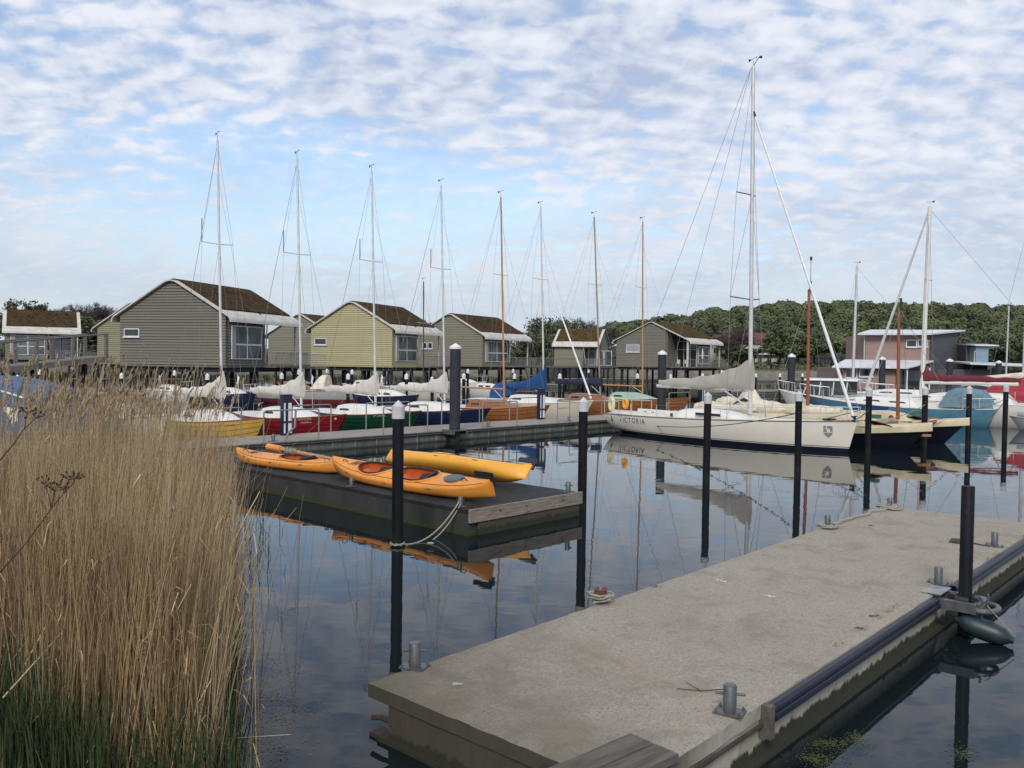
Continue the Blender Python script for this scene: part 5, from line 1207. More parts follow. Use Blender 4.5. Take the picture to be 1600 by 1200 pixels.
def house(label, px, Z, theta, Wd, Dp, sid, floor=2.45, sc=1.0, sed=M_sed, win=(), swin=True, notch=(2.6, 4.6), stilts=True, he=3.55, ha=6.05, glazed=False, lside=False, front=True, post=True):
    o = D(px, 560, Z); t = thing('stilt_house', label, 'house', (o.x, o.y, floor), -R(theta), 'holiday houses on stilts over the water')
    xa = Wd/2; prof = roofprof(Wd, he, ha, xa); nx_, ny_ = notch
    # gable wall out of lapped boards
    bh = .2; b = MB(); z = 0; gw = 3.1 if glazed else 0
    while z < ha-.3:
        zt = min(z+bh, ha-.12)
        xs = [x for x in [-Wd+i*.1 for i in range(int(Wd*10)+1)] if roof_at(prof, x)-.10 > zt]
        if xs:
            x0, x1 = min(xs), max(xs)
            if z < he-.2: x0, x1 = -Wd, 0
            if glazed: x1 = min(x1, -gw)
            if x1 > x0+.05:
                b.add([(x0, -.075, z+.022), (x1, -.075, z+.022), (x1, -.02, zt), (x0, -.02, zt), (x0, 0.02, z), (x1, .02, z)], [(0, 1, 2, 3), (0, 4, 5, 1)])
        z += bh
    # solid wall behind the boards, both sides and back
    g = [(x, z_-.12) for x, z_ in prof if -Wd <= x <= 0]; g = [(0, 0)]+[(0, roof_at(prof, 0)-.12)]+g+[(-Wd, roof_at(prof, -Wd)-.12), (-Wd, 0)]
    if glazed: g = [(-gw, 0), (-gw, roof_at(prof, -gw)-.12)]+[q for q in g if q[0] < -gw]
    b.prism(g, lambda x, z: (x, 0, z), lambda x, z: (x, .12, z))
    g2 = [(0-nx_, 0), (0-nx_, roof_at(prof, -nx_)-.12)]+[q for q in g if q[0] < -max(nx_, gw)]
    b.prism(g2, lambda x, z: (x, Dp-.12, z), lambda x, z: (x, Dp, z))
    z = 0
    def wallrun(xa_, ya_, xb_, yb_, ztop, nrm):
        z = 0
        while z < ztop:
            z2 = min(z+bh, ztop); a = Vector((xa_, ya_, 0)); c = Vector((xb_, yb_, 0)); n_ = Vector(nrm)
            b.add([a+n_*.07+Vector((0, 0, z+.02)), c+n_*.07+Vector((0, 0, z+.02)), c+n_*.015+Vector((0, 0, z2)), a+n_*.012+Vector((0, 0, z2)), a+Vector((0, 0, z)), c+Vector((0, 0, z))], [(0, 1, 2, 3), (0, 4, 5, 1)]); z += bh
        b.box(min(xa_, xb_)-.06 if xa_ == xb_ else min(xa_, xb_), max(xa_, xb_)+(0.0), min(ya_, yb_), max(ya_, yb_)+(.06 if ya_ == yb_ else 0), 0, ztop-.01)
    y0 = 3.2 if glazed else .12
    if not glazed: wallrun(0, .1, 0, Dp-ny_, he+.02, (1, 0, 0))
    wallrun(-Wd+.06, Dp, -Wd+.06, .1, he+.02, (-1, 0, 0))
    b.build('wall', sid, t, flat=True)
    # recessed terrace wall, glass and post
    b = MB(); b.box(-nx_-.1, -nx_, Dp-ny_, Dp-.12, 0, he+.9); b.box(-nx_, -.12, Dp-ny_-.12, Dp-ny_-.0, 0, he+.35); b.build('terrace_wall', M_s_dark, t)
    for k in range(3):
        b = MB(); y = Dp-ny_+.35+k*1.35; b.box(-nx_+.003, -nx_+.05, y, y+1.2, .12, 2.5); f = b.build('terrace_window', M_wtrim, t)
        b = MB(); b.box(-nx_+.052, -nx_+.056, y+.08, y+1.12, .2, 2.42); b.build('pane', M_hglass, f)
    if post:
        for yy in (Dp-.15,):
            b = MB(); b.box(.08, .22, yy, yy+.14, -.1, he-.35); b.build('post', M_trim, t)
        b = MB(); b.tube([(.0, Dp-ny_+.4, .3), (.35, Dp-ny_+.1, he-.45)], .05, 6); b.build('strut', M_trim, t)
    # floor, joists, stilts
    b = MB(); b.box(-Wd-.02, .06, -.04, Dp+.02, -.14, -.02); b.build('floor_edge', sid, t)
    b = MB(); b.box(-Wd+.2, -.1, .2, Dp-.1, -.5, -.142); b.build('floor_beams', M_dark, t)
    b = MB(); b.box(-.1 if not glazed else -gw, 1.15, Dp-ny_ if not glazed else .1, Dp+.3, -.16, -.03); b.build('terrace_deck', M_deckw, t)
    b = MB(); ya = (Dp-ny_) if not glazed else .1
    b.tube([(1.1, ya, 1.0), (1.1, Dp+.25, 1.0)], .03, 6)
    b.tube([(-.1 if not glazed else .1, ya+.02, 1.0), (1.1, ya+.02, 1.0)], .025, 6)
    k = ya
    while k < Dp+.3: b.tube([(1.1, k, 0), (1.1, k, 1.0)], .018 if int((k-ya)*10) % 12 else .035, 4); k += .22
    for q in range(6): b.tube([(-.1+q*.24, ya+.02, 0), (-.1+q*.24, ya+.02, 1.0)], .018, 4)
    b.build('terrace_railing', M_rail, t)
    if stilts:
        for x in (-Wd+.6, -Wd/2-.9, -Wd/2+.9, -.5):
            for y in (.7, Dp/2, Dp-.6):
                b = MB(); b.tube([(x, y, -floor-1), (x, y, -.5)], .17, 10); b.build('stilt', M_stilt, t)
        b = MB(); b.box(.2, 1.0, Dp-ny_*.4, Dp-ny_*.4+.06, -1.9, -1.85)
        for q in range(9): b.box(.25+.0*q, .95, Dp-ny_*.2+q*.17, Dp-ny_*.2+q*.17+.15, -.2-q*.22, -.16-q*.22)
        b.tube([(.2, Dp-ny_*.2, -.1), (.2, Dp-ny_*.2+1.5, -2.1)], .05, 4); b.tube([(1.0, Dp-ny_*.2, -.1), (1.0, Dp-ny_*.2+1.5, -2.1)], .05, 4); b.build('steps', M_dark, t)
    # roof: pale sheet edge all round, sedum inside
    th = .10; y0, y1 = -.30, Dp+.34
    def shell(pr, ya, yb, up, dn):
        b = MB(); up_, dn_ = [], []
        for i, (x, z) in enumerate(pr):
            a = Vector(pr[max(i-1, 0)]); c = Vector(pr[min(i+1, len(pr)-1)]); d = (c-a).normalized(); nn = Vector((d.y, -d.x)) if True else None
            if nn.y < 0 and abs(nn.y) > .05: nn = -nn
            if abs(nn.y) <= .05: nn = Vector((1 if x > -Wd/2 else -1, 0))
            up_.append((x+nn.x*up, z+nn.y*up)); dn_.append((x+nn.x*dn, z+nn.y*dn))
        poly = up_+dn_[::-1]; n = len(poly); b.loft([[(x, ya, z) for x, z in poly], [(x, yb, z) for x, z in poly]]); return b
    rsheet = shell(prof, y0, y1, .0, -.10)
    inner = [q for q in prof if -Wd-.12 <= q[0] <= .12]
    bb = shell(inner, y0+.42, y1-.42, .10, .012); bb.build('sedum_roof', sed, t, smooth=50)
    # crimped drip edge
    b = rsheet
    for xx in (.20,):
        k = y0+.3
        while k < y1-.3: b.box(.14, .24, k, k+.06, he+.045, he+.10); k += .22
    b.build('roof_sheet', M_trim, t, smooth=50)
    # gable windows
    for (x0, x1, z0, z1) in win:
        b = MB(); b.box(x0-.07, x1+.07, -.115, -.04, z0-.07, z1+.07); f = b.build('window', M_wtrim, t)
        b = MB(); b.box(x0, x1, -.125, -.117, z0, z1); b.build('pane', M_glass if not glazed else M_curt, f)
        b = MB(); b.box(x0-.14, x1+.14, -.18, -.04, z0-.16, z0-.075); b.build('sill', M_wtrim, f)
    if swin and not glazed:
        ya, yb = .55, Dp-ny_-.25; z0, z1 = .45, 2.85; n = 2
        b = MB(); b.box(.037, .12, ya, yb, z0, z1); f = b.build('window', M_wtrim, t)
        for i in range(n):
            yy0 = ya+.07+(yb-ya)/n*i; yy1 = ya-.07+(yb-ya)/n*(i+1)
            for (a, c, mm) in ((z0+.07, z0+1.0, M_hglass), (z0+1.12, z1-.07, M_hglass)):
                b = MB(); b.box(.122, .128, yy0, yy1, a, c); b.build('pane', mm, f)
        b = MB(); b.box(.130, .134, ya+.1, ya+.5, z0+.1, z1-.1); b.build('curtain', M_curt, f)
    if glazed:
        b = MB(); b.box(-gw, -gw+.14, 0.14, 3.2, 0, roof_at(prof, -gw)-.2); b.build('wing_wall', sid, t)
        b = MB(); g = [(-gw+.15, 0), (-gw+.15, roof_at(prof, -gw+.15)-.15), (-.1, roof_at(prof, -.1)-.15), (-.1, 0)]
        b.prism(g, lambda x, z: (x, 3.2, z), lambda x, z: (x, 3.26, z)); f = b.build('glazing', M_glass, t)
        for i in range(4):
            x = -gw+.2+i*.95; b = MB(); b.box(x, x+.09, 3.13, 3.198, 0, roof_at(prof, x+.05)-.25); b.build('mullion', M_wtrim, f)
        for z_ in (2.3, 3.4):
            b = MB(); b.box(-gw+.15, -.1, 3.1, 3.13, z_, z_+.08); b.build('transom', M_wtrim, f)
        b = MB(); b.box(-.12, .12, .0, .2, 0, he-.0); b.build('post', M_trim, t)
        b = MB(); b.box(-.1, 0, 3.2, Dp-ny_, 0, he); b.build('side_wall', M_s_dark, t)
        b = MB(); b.box(.003, .06, 3.6, Dp-ny_-.4, .4, 2.8); f = b.build('window', M_wtrim, t)
        for i in range(2):
            for (a, c) in ((.5, 1.5), (1.62, 2.7)):
                w_ = (Dp-ny_-4.2)/2; b = MB(); b.box(.062, .068, 3.7+i*w_, 3.6+(i+1)*w_, a, c); b.build('pane', M_hglass, f)
        for i in range(2):
            b = MB(); x = -2.2+i*1.1; b.box(x, x+.45, 1.2, 1.65, .42, .46); b.box(x, x+.45, 1.6, 1.65, .46, .95)
            for q1 in (0, .4):
                for q2 in (0, .4): b.box(x+q1, x+q1+.05, 1.2+q2, 1.25+q2, 0, .42)
            oc = b.build('terrace_chair', M_trim, None); oc.location = t.location; oc.rotation_euler = t.rotation_euler; tag(oc, ['white terrace chair, left of two, on the glazed house terrace', 'white terrace chair, right of two, on the glazed house terrace'][i], 'chair', 'chairs on the terrace')
        b = MB(); b.lathe([(.001, 0), (.2, .02), (.03, .06), (.03, 1.0), (.12, 1.1), (.12, 2.0), (.03, 2.5), (.001, 2.55)], 10); oc = b.build('closed_parasol', M_clothc); q = Matrix.Rotation(-R(theta), 4, 'Z') @ Vector((.7, 3.4, 0)); oc.location = Vector(t.location)+q; tag(oc, 'closed cream parasol on the glazed house terrace', 'parasol')
    return t
house('big grey clapboard house on stilts with a brown sedum roof, nearest of the houses', 353, 60, 15, 8.7, 9.4, M_s_grey, win=[(-8.25, -7.1, 2.05, 2.5)], notch=(2.6, 4.7))
house('pale yellow clapboard house on stilts with a brown sedum roof', 613, 80, 21, 8.9, 9.6, M_s_yel, win=[(-8.4, -7.2, 2.0, 2.5)], floor=2.4, notch=(2.6, 4.6))
house('grey green clapboard house on stilts right of the tall grey pile', 754, 99, 30, 9.2, 10.5, M_s_grn, win=[(-8.4, -7.9, 2.0, 2.6), (-7.6, -7.1, 2.0, 2.6)], floor=2.4, notch=(2.6, 4.8), sed=M_sed)
house('grey house on stilts with a tall glazed corner and terrace below the wooded hill', 1074, 114, 35, 10.6, 11, M_s_grn if False else siding('mid_grey_siding', (0.17, 0.165, 0.135)), win=[(-9.0, -7.1, 2.0, 2.9)], floor=2.5, glazed=True, sed=M_sedg, notch=(2.2, 3.2))
house('olive clapboard house partly hidden behind the left end of the big grey house', 268, 84, 15, 8.6, 9.5, M_s_oliv, floor=2.3)
house('olive grey house between the big grey house and the yellow house', 518, 103, 20, 9, 9.5, M_s_grn, floor=2.3)
house('small house with its long brown roof side towards the water at the far left edge', 8, 104, 61, 8.4, 7.9, M_s_grn, floor=2.5, swin=True, notch=(2.4, 3.4))
house('small pale house with a greenish roof between the grey green house and the glazed house', 866, 139, 108, 8.0, 7.2, M_s_grn, floor=2.3, sed=M_sedg, notch=(2.0, 2.4), swin=False)
# ------------------------------------------------------------------ pink and dark two-storey house
def block(b, a, c, z0, z1, dep):        # wall block standing on the ground line a→c (left→right), going back by dep
    pass
M_pink = siding('dusty_pink_siding', (0.30, 0.20, 0.175)); M_char = siding('charcoal_siding', (0.075, 0.075, 0.085))
M_roofw = mat('white_roof_sheet', (0.62, 0.64, 0.66), (0.5, 0.52, 0.55), rough=.5, scale=.6)
Z9 = 95.0
o = D(1310, 600, Z9); hz9 = lambda py, px=1400: D(px, py, Z9).z
X9 = lambda px, y=0: D(px, 570, Z9+y).x-o.x
t = thing('two_storey_house', 'two storey dusty pink and charcoal house with white mono pitch roofs', 'house', (o.x, o.y, 0), 0)
zg = .4; zl = hz9(574); zu0 = hz9(562); zu1 = hz9(526)
b = MB(); b.box(X9(1312), X9(1418), 0, 7, zg, zl-.1); b.build('ground_floor_wall', M_pink, t)
b = MB(); b.box(X9(1352, 2.2), X9(1453, 2.2), 2.2, 8, zl-.1, zu1+.2); b.build('upper_wall', M_pink, t)
b = MB(); b.box(X9(1418)+.01, X9(1453, 1.5), 1.5, 7, zg, zl-.1); b.build('porch_wall', M_char, t)
# charcoal side block, its top slanting upwards towards the back right
xa, xb, xc = X9(1453, 2)+.01, X9(1495, 9), X9(1522, 9)
b = MB(); b.add([(xa, 2.0, zg), (xb, 9, zg), (xb, 9, hz9(514, 1495)+.3), (xa, 2.0, zu1+.15), (xa, 9.5, zg), (xb, 9.5, zg), (xb, 9.5, hz9(514, 1495)+.3), (xa, 9.5, zu1+.15)], [(0, 1, 2, 3), (4, 5, 6, 7), (0, 1, 5, 4), (3, 2, 6, 7), (0, 3, 7, 4), (1, 2, 6, 5)]); b.build('charcoal_wall', M_char, t)
b = MB(); b.box(xb+.01, X9(1543, 7), 7, 10, zg, hz9(533, 1520)); b.build('rear_wing', M_char, t)
b = MB(); b.box(X9(1456, 4), X9(1640, 4), 4.0, 5.9, zg, hz9(578, 1540)); b.build('low_wing', M_char, t)
def roof(x0, x1, y0, y1, z0, z1, th, name, sx=0.0, dz=0.0):
    b = MB(); b.add([(x0, y0, z0), (x1, y0, z0+dz), (x1+sx, y1, z1+dz), (x0+sx*.6, y1, z1), (x0, y0, z0-th), (x1, y0, z0+dz-th), (x1+sx, y1, z1+dz-th), (x0+sx*.6, y1, z1-th)], [(0, 1, 2, 3), (4, 7, 6, 5), (0, 4, 5, 1), (1, 5, 6, 2), (2, 6, 7, 3), (3, 7, 4, 0)]); b.build(name, M_roofw, t)
roof(X9(1300, -1), X9(1418, -1), -1.0, 2.15, zl+.02, D(1400, 562.5, Z9+2.15).z, .16, 'lower_roof', X9(1459, 2.15)-X9(1418, -1))
roof(X9(1339, 1.2), X9(1453, 1.2)+.1, 1.2, 9.8, zu1+.35, zu1+1.15, .18, 'upper_roof', X9(1506, 9.8)-X9(1453, 1.2), .12)
roof(xb, X9(1560, 5), 5, 9.5, hz9(537, 1530), hz9(533, 1530), .14, 'balcony_roof')
roof(X9(1516, 2.4), X9(1645, 2.4), 2.4, 7, hz9(572, 1580)+.3, hz9(570, 1580)+.4, .18, 'low_wing_roof', 0, -.25)
for (p0, p1, q0, q1, yy, nm) in [(1416, 1430, 531, 540, 2.2, 'window'), (1434, 1447, 530, 539, 2.2, 'window'), (1344, 1363, 578, 588, 0, 'window'), (1322, 1338, 578, 590, 0, 'window')]:
    x0, x1, z0, z1 = X9(p0, yy), X9(p1, yy), hz9(q1), hz9(q0)
    b = MB(); b.box(x0-.1, x1+.1, yy-.06, yy-.003, z0-.1, z1+.1); f = b.build(nm, M_wtrim, t)
    b = MB(); b.box(x0, x1, yy-.075, yy-.063, z0, z1); b.build('pane', M_glass, f)
    b = MB(); b.box(x0-.15, x1+.15, yy-.16, yy-.06, z0-.2, z0-.11); b.build('sill', M_wtrim, f)
for p0, p1 in ((1400, 1416), (1420, 1436)):
    b = MB(); yy = 0 if p0 < 1418 else 1.5; b.box(X9(p0, yy), X9(p1, yy), yy-.05, yy-.003, zg+.05, zl-.35); b.build('glass_door', M_glass, t)
for px, yy in ((1418, -.6), (1312, -.6), (1453, 1.2)):
    b = MB(); x = X9(px, yy); b.box(x-.08, x+.08, yy, yy+.16, zg, zl-.05 if px != 1453 else zl); b.build('post', M_roofw, t)
b = MB(); x = X9(1350, 1.8); b.tube([(x-.3, 1.4, zu1+.3), (x+.12, 2.1, zu1-.3), (x+.12, 2.1, zl+.4)], .07, 6); b.build('downpipe', M_trim, t)
b = MB(); x0, x1 = X9(1524, 5.5), X9(1544, 5.5); b.box(x0, x1, 5.5, 6.9, hz9(566, 1530), hz9(541, 1530)); b.build('glass_balcony', mat('pale_blue_glass', (.16, .24, .30), (.2, .28, .33), rough=.1, spec=.8), t)
b = MB(); b.tube([(x0-.1, 5.6, hz9(566, 1530)), (x0-.1, 5.6, hz9(548, 1530)), (X9(1552, 5.6), 5.6, hz9(541, 1530))], .06, 6); b.build('balcony_frame', M_trim, t)
b = MB(); b.box(X9(1290), X9(1650), -2.5, 12, 0.05, zg-.01); b.build('floating_base', M_pside, t)
# ------------------------------------------------------------------ walkway ramp at the left
r0_ = D(-70, 590, 37); r1_ = D(166, 560, 43); d = r1_-r0_; L_ = Vector((d.x, d.y, 0)).length; ra = math.atan2(d.y, d.x)
zA = D(0, 577, 38.7).z-.0; zB = D(166, 557, 43).z
sl = (zB-zA)/L_*1.05
t = thing('walkway_ramp', 'grey timber walkway ramp with post railing rising in front of the left houses', 'walkway', (r0_.x, r0_.y, 0), ra)
zf = lambda x: zB-sl*(L_-x)*1.15
b = MB(); b.loft([[(x, 0, zf(x)-.26), (x, 0, zf(x)), (x, 1.8, zf(x)), (x, 1.8, zf(x)-.26)] for x in (0, L_*.5, L_+.3)]); b.build('deck', M_deckw, t)
b = MB()
for yy in (.03, 1.72): b.tube([(x, yy, zf(x)+1.12) for x in (0, L_*.5, L_)], .045, 6)
b.build('handrail', M_deckw, t)
b = MB()
for h_ in (.35, .6, .85):
    for yy in (.03, 1.72): b.tube([(x, yy, zf(x)+h_) for x in (0, L_)], .009, 4)
b.build('rail_wire', M_wire, t)
k = 0
for i in range(8):
    x = L_-i*1.75
    for yy in (-.07, 1.72):
        if x < 0: continue
        b = MB(); b.box(x-.07, x+.07, yy, yy+.14, zf(x)-.35, zf(x)+1.16); b.build('rail_post', M_deckw, t)
for i in range(5):
    x = L_-.3-i*2.6
    for yy in (.35, 1.4):
        b = MB(); b.tube([(x, yy, -1), (x, yy, zf(x)-.26)], .13, 10); b.build('support', M_stilt, t)
# walkway joining the middle houses
def boardwalk(pxa, Ya, pxb, Yb, z, label, wd=1.8):
    a = D(pxa, 560, Ya); c = D(pxb, 560, Yb); d = c-a; L = Vector((d.x, d.y)).length; ang = math.atan2(d.y, d.x)
    t = thing('raised_walkway', label, 'walkway', (a.x, a.y, 0), ang, 'raised walkways between the houses')
    b = MB(); b.box(0, L, 0, wd, z-.2, z); b.build('deck', M_deckw, t)
    b = MB()
    for yy in (.05, wd-.05):
        b.tube([(0, yy, z+1.05), (L, yy, z+1.05)], .035, 5)
        x = 0
        while x < L: b.tube([(x, yy, z), (x, yy, z+1.05)], .016, 4); x += .3
    b.build('railing', M_rail, t)
    x = .5
    while x < L:
        for yy in (.3, wd-.3): b = MB(); b.tube([(x, yy, -1), (x, yy, z-.2)], .14, 8); b.build('support', M_stilt, t)
        x += 3.2
boardwalk(812, 112, 985, 128, 2.35, 'raised walkway with thin railing from the grey green house to the glazed house')
boardwalk(452, 78, 480, 74, 2.3, 'short raised walkway left of the yellow house')
boardwalk(100, 92, 260, 82, 2.2, 'raised walkway behind the reeds and ramp on the left')
# ------------------------------------------------------------------ villas on the far shore
def villa(label, px, Y, Wd, Dp, z0, hw, hr, wallm, roofm, cols, rows, rz=0, balc=False):
    o = D(px, 560, Y); t = thing('villa', label, 'house', (o.x, o.y, z0), rz, 'villas on the far shore')
    b = MB(); b.box(-Wd/2, Wd/2, 0, Dp, -1, hw); b.build('wall', wallm, t)
    b = MB(); e = .7; b.add([(-Wd/2-e, -e, hw), (Wd/2+e, -e, hw), (Wd/2+e, Dp+e, hw), (-Wd/2-e, Dp+e, hw), (-Wd/2+Dp*.3, Dp/2, hw+hr), (Wd/2-Dp*.3, Dp/2, hw+hr)], [(0, 1, 5, 4), (1, 2, 5), (2, 3, 4, 5), (3, 0, 4), (0, 3, 2, 1)]); r = b.build('roof', roofm, t)
    b = MB(); b.box(Wd*.2, Wd*.2+.9, Dp*.4, Dp*.4+.9, hw+hr*.4, hw+hr+1.0); b.build('chimney', roofm, r)
    for r_ in range(rows):
        for c in range(cols):
            x = -Wd/2+Wd*(c+.5)/cols; z = .9+r_*(hw-.6)/rows
            b = MB(); b.box(x-.65, x+.65, -.06, -.003, z, z+1.5); f = b.build('window', M_glass, t)
            b = MB(); b.box(x-.04, x+.04, -.1, -.062, z, z+1.5); b.build('frame', M_wtrim, f)
    if balc:
        b = MB(); b.box(-Wd/2-.4, Wd/2+.6, -1.6, -.1, hw*.5-.1, hw*.5+.1); b.box(-Wd/2-.4, Wd/2+.6, -1.6, -1.5, hw*.5+.1, hw*.5+1.0); b.build('balcony', M_white, t)
M_villa = mat('villa_render', (.50, .48, .43), (.38, .37, .33), rough=.9, scale=.3); M_rtile = mat('red_roof_tiles', (.15, .05, .04), (.10, .035, .03), rough=.9, scale=.6)
villa('white villa beside the glazed house below the wood', 1137, 262, 11, 9, 1.6, 7.6, 2.6, M_villa, M_rtile, 3, 2)
villa('long white villa with a red roof and balconies below the wood', 1187, 285, 16, 10, 2.6, 7.0, 3.8, M_villa, M_rtile, 5, 2, 0, True)
villa('small pale pavilion half hidden by trees left of the pink house', 1297, 275, 9, 5, 2.2, 3.0, .6, M_villa, mat('slate', (.08, .08, .085), rough=.9), 4, 1)
# ------------------------------------------------------------------ trees
LEAFM = [mat('leaf_green_mid', (0.078, 0.100, 0.038), (0.064, 0.084, 0.034), rough=.8, scale=.4), mat('leaf_green_light', (0.105, 0.125, 0.048), (0.086, 0.105, 0.042), rough=.8, scale=.4),
         mat('leaf_green_dark', (0.055, 0.076, 0.034), (0.044, 0.062, 0.03), rough=.8, scale=.4), mat('leaf_olive', (0.092, 0.10, 0.045), (0.076, 0.084, 0.04), rough=.8, scale=.4), mat('leaf_rusty', (0.095, 0.095, 0.045), (0.075, 0.075, 0.04), rough=.8, scale=.4)]
M_bark = mat('bark', (0.06, 0.05, 0.04), (0.04, 0.034, 0.028), rough=.95, scale=3)
M_twigs = mat('bare_twigs', (0.075, 0.062, 0.055), (0.05, 0.042, 0.038), rough=.95, scale=.6)
def leafq(b, c, s, q):
    a = Vector((q.gauss(0, 1), q.gauss(0, 1), q.gauss(0, 1))).normalized(); u_ = a.orthogonal().normalized(); v_ = a.cross(u_); an = q.uniform(0, 6.28); u2 = u_*math.cos(an)+v_*math.sin(an); v2 = a.cross(u2); k = q.uniform(.6, 1.3)*s
    b.add([c-u2*k, c-v2*k*.55, c+u2*k, c+v2*k*.55], [(0, 1, 2, 3)])
def tree(label, px, Y, h, wd, kind, seed, z0=1.5, group='trees on the far shore', mats=None, leaf=.35, n=2600, trunk=.3, conic=False):
    q = random.Random(seed); o = D(px, 560, Y); t = thing('tree', label, 'tree', (o.x, o.y, z0), q.uniform(0, 6), group)
    tr = MB(); tw = MB(); tips = []; q0_ = t
    def limb(p, d, L, r, lev):
        pts = [p]; dd = d.copy(); n_ = 5
        for i in range(n_):
            dd = (dd+Vector((q.gauss(0, .13), q.gauss(0, .13), .05))).normalized(); p = p+dd*L/n_; pts.append(p)
        (tr if lev < 2 else tw).tube(pts, r, 6 if lev < 2 else 4, r*.5, caps=False)
        if lev >= (3 if kind == 'leafy' else 4): tips.append(p); return
        for i in range(4 if lev else 7):
            k = q.uniform(.35, 1.0); k2 = min(n_-1, int(k*n_)); pp = pts[k2].lerp(pts[k2+1], q.random()); az = q.uniform(0, 6.28); sp_ = q.uniform(.45, .95) if lev else q.uniform(.5, 1.1)
            nd = (dd*math.cos(sp_)+Vector((math.cos(az), math.sin(az), 0))*math.sin(sp_)*(wd/h*1.5)).normalized(); limb(pp, nd, L*q.uniform(.45, .68), r*.5, lev+1)
        tips.append(p)
    limb(Vector((0, 0, 0)), Vector((0, 0, 1)), h*(.62 if not conic else .95), trunk, 0)
    zm = max(p.z for p in tips)*1.05; rm = sorted(math.hypot(p.x, p.y) for p in tips)[int(len(tips)*.92)]; kz = h/zm; kr = (wd/2)/rm; t.scale = (kr, kr, kz)
    tr.build('trunk', M_bark, t)
    if kind == 'bare':
        b = tw
        for p in tips:
            for i in range(7):
                d = Vector((q.gauss(0, .6), q.gauss(0, .6), q.gauss(.5, .5))).normalized(); b.tube([p, p+d*h*.055], .028, 3, .012, caps=False)
        b.build('crown', M_twigs, t)
    else:
        b = tw; nm = len(mats or LEAFM)
        if len(b.v): b.build('branches', M_bark, t)
        b = MB(); cl = [p for p in tips]; q.shuffle(cl); cl = cl[:110]
        per = max(8, n//max(1, len(cl)))
        for p in cl:
            b.k = 0 if q.random() < .5 else q.randrange(nm); s_ = h*q.uniform(.05, .10)
            if conic: s_ *= .55
            for i in range(per):
                d = Vector((q.gauss(0, 1), q.gauss(0, 1), q.gauss(0, .7))); leafq(b, p+Vector((d.x/kr, d.y/kr, d.z/kz))*s_*.8*(.6+.4*kz), leaf/max(.5, (kr*kz)**.5), q)
        b.build('crown', mats or LEAFM[:4], t, flat=True)
    return t
def tz(px, py, Y): return D(px, py, Y).z-1.5
LG = [LEAFM[1], LEAFM[0], LEAFM[3]]
tree('bright green bushy tree left of two, above the small brown roof', 25, 175, tz(25, 468, 175), 8, 'leafy', 1, mats=LG, conic=True, leaf=.3)
tree('bright green pointed tree right of two, above the small brown roof', 42, 178, tz(42, 466, 178), 7, 'leafy', 2, mats=LG, conic=True, leaf=.3)
for i, (px, ty, Y, lab) in enumerate([(62, 478, 190, 'dark bare tree just right of the bright green trees'), (84, 482, 200, 'low bare tree above the right end of the small brown roof'), (108, 478, 195, 'bare tree over the gap between the left houses'), (126, 474, 190, 'bare tree with spreading twigs, second from the olive gable'), (146, 471, 185, 'tallest bare tree just left of the olive gable'), (165, 473, 188, 'bare tree partly behind the olive gable')]):
    tree(lab, px, Y, tz(px, ty, Y), 11, 'bare', 20+i, trunk=.3)
for i, (px, ty, Y, lab, kd) in enumerate([(95, 500, 170, 'green bush tree low behind the left small house', 'leafy'), (130, 497, 172, 'green bush tree low between the left houses', 'leafy'), (150, 495, 168, 'green bush tree low behind the olive house', 'leafy'), (-12, 480, 185, 'green tree at the left picture edge', 'leafy')]):
    tree(lab, px, Y, tz(px, ty, Y), 9, kd, 40+i, mats=[LEAFM[3], LEAFM[0], LEAFM[4]], leaf=.4)
for i, (px, ty, Y, lab, kd) in enumerate([(672, 503, 190, 'round green tree top between the yellow and grey green houses', 'leafy'), (823, 495, 200, 'loose green willow just right of the grey green house', 'leafy'), (838, 502, 205, 'lower green willow between the light mast and the grey green house', 'leafy'), (868, 497, 200, 'thin leafed tree left of the small greenish roofed house', 'leafy'),
                                        (890, 493, 205, 'open branched tree above the small greenish roofed house, left', 'leafy'), (905, 495, 210, 'open branched tree above the small greenish roofed house, middle', 'bare'), (925, 496, 205, 'open branched tree above the small greenish roofed house, right', 'bare'), (850, 520, 190, 'low bush tree behind the raised walkway', 'leafy'), (830, 528, 185, 'low bush tree beside the grey green house terrace', 'leafy'), (945, 508, 215, 'small bare tree left of the glazed house', 'bare')]):
    tree(lab, px, Y, tz(px, ty, Y), 10, kd, 60+i, mats=[LEAFM[3], LEAFM[0], LEAFM[2]], leaf=.32, n=1700)
for i, (px, ty, Y, lab, kd) in enumerate([(1132, 512, 256, 'bare trunked tree in front of the white villa, left', 'bare'), (1142, 508, 257, 'bare trunked tree in front of the white villa, right', 'bare'), (1230, 515, 268, 'broad green tree right of the red roofed villa', 'leafy'), (1248, 520, 262, 'broad green tree left of the brown catamaran mast', 'leafy'), (1272, 530, 272, 'green tree left of the small pavilion', 'leafy'), (1328, 520, 270, 'green tree right of the small pavilion', 'leafy'), (1215, 535, 255, 'low bush tree in front of the red roofed villa end', 'leafy'), (1580, 520, 240, 'green tree right of the pink house wing', 'leafy'), (1160, 545, 250, 'low bush between the villas', 'leafy')]):
    tree(lab, px, Y, tz(px, ty, Y), 12, kd, 80+i, mats=[LEAFM[0], LEAFM[1], LEAFM[2]], leaf=.5, n=2600)
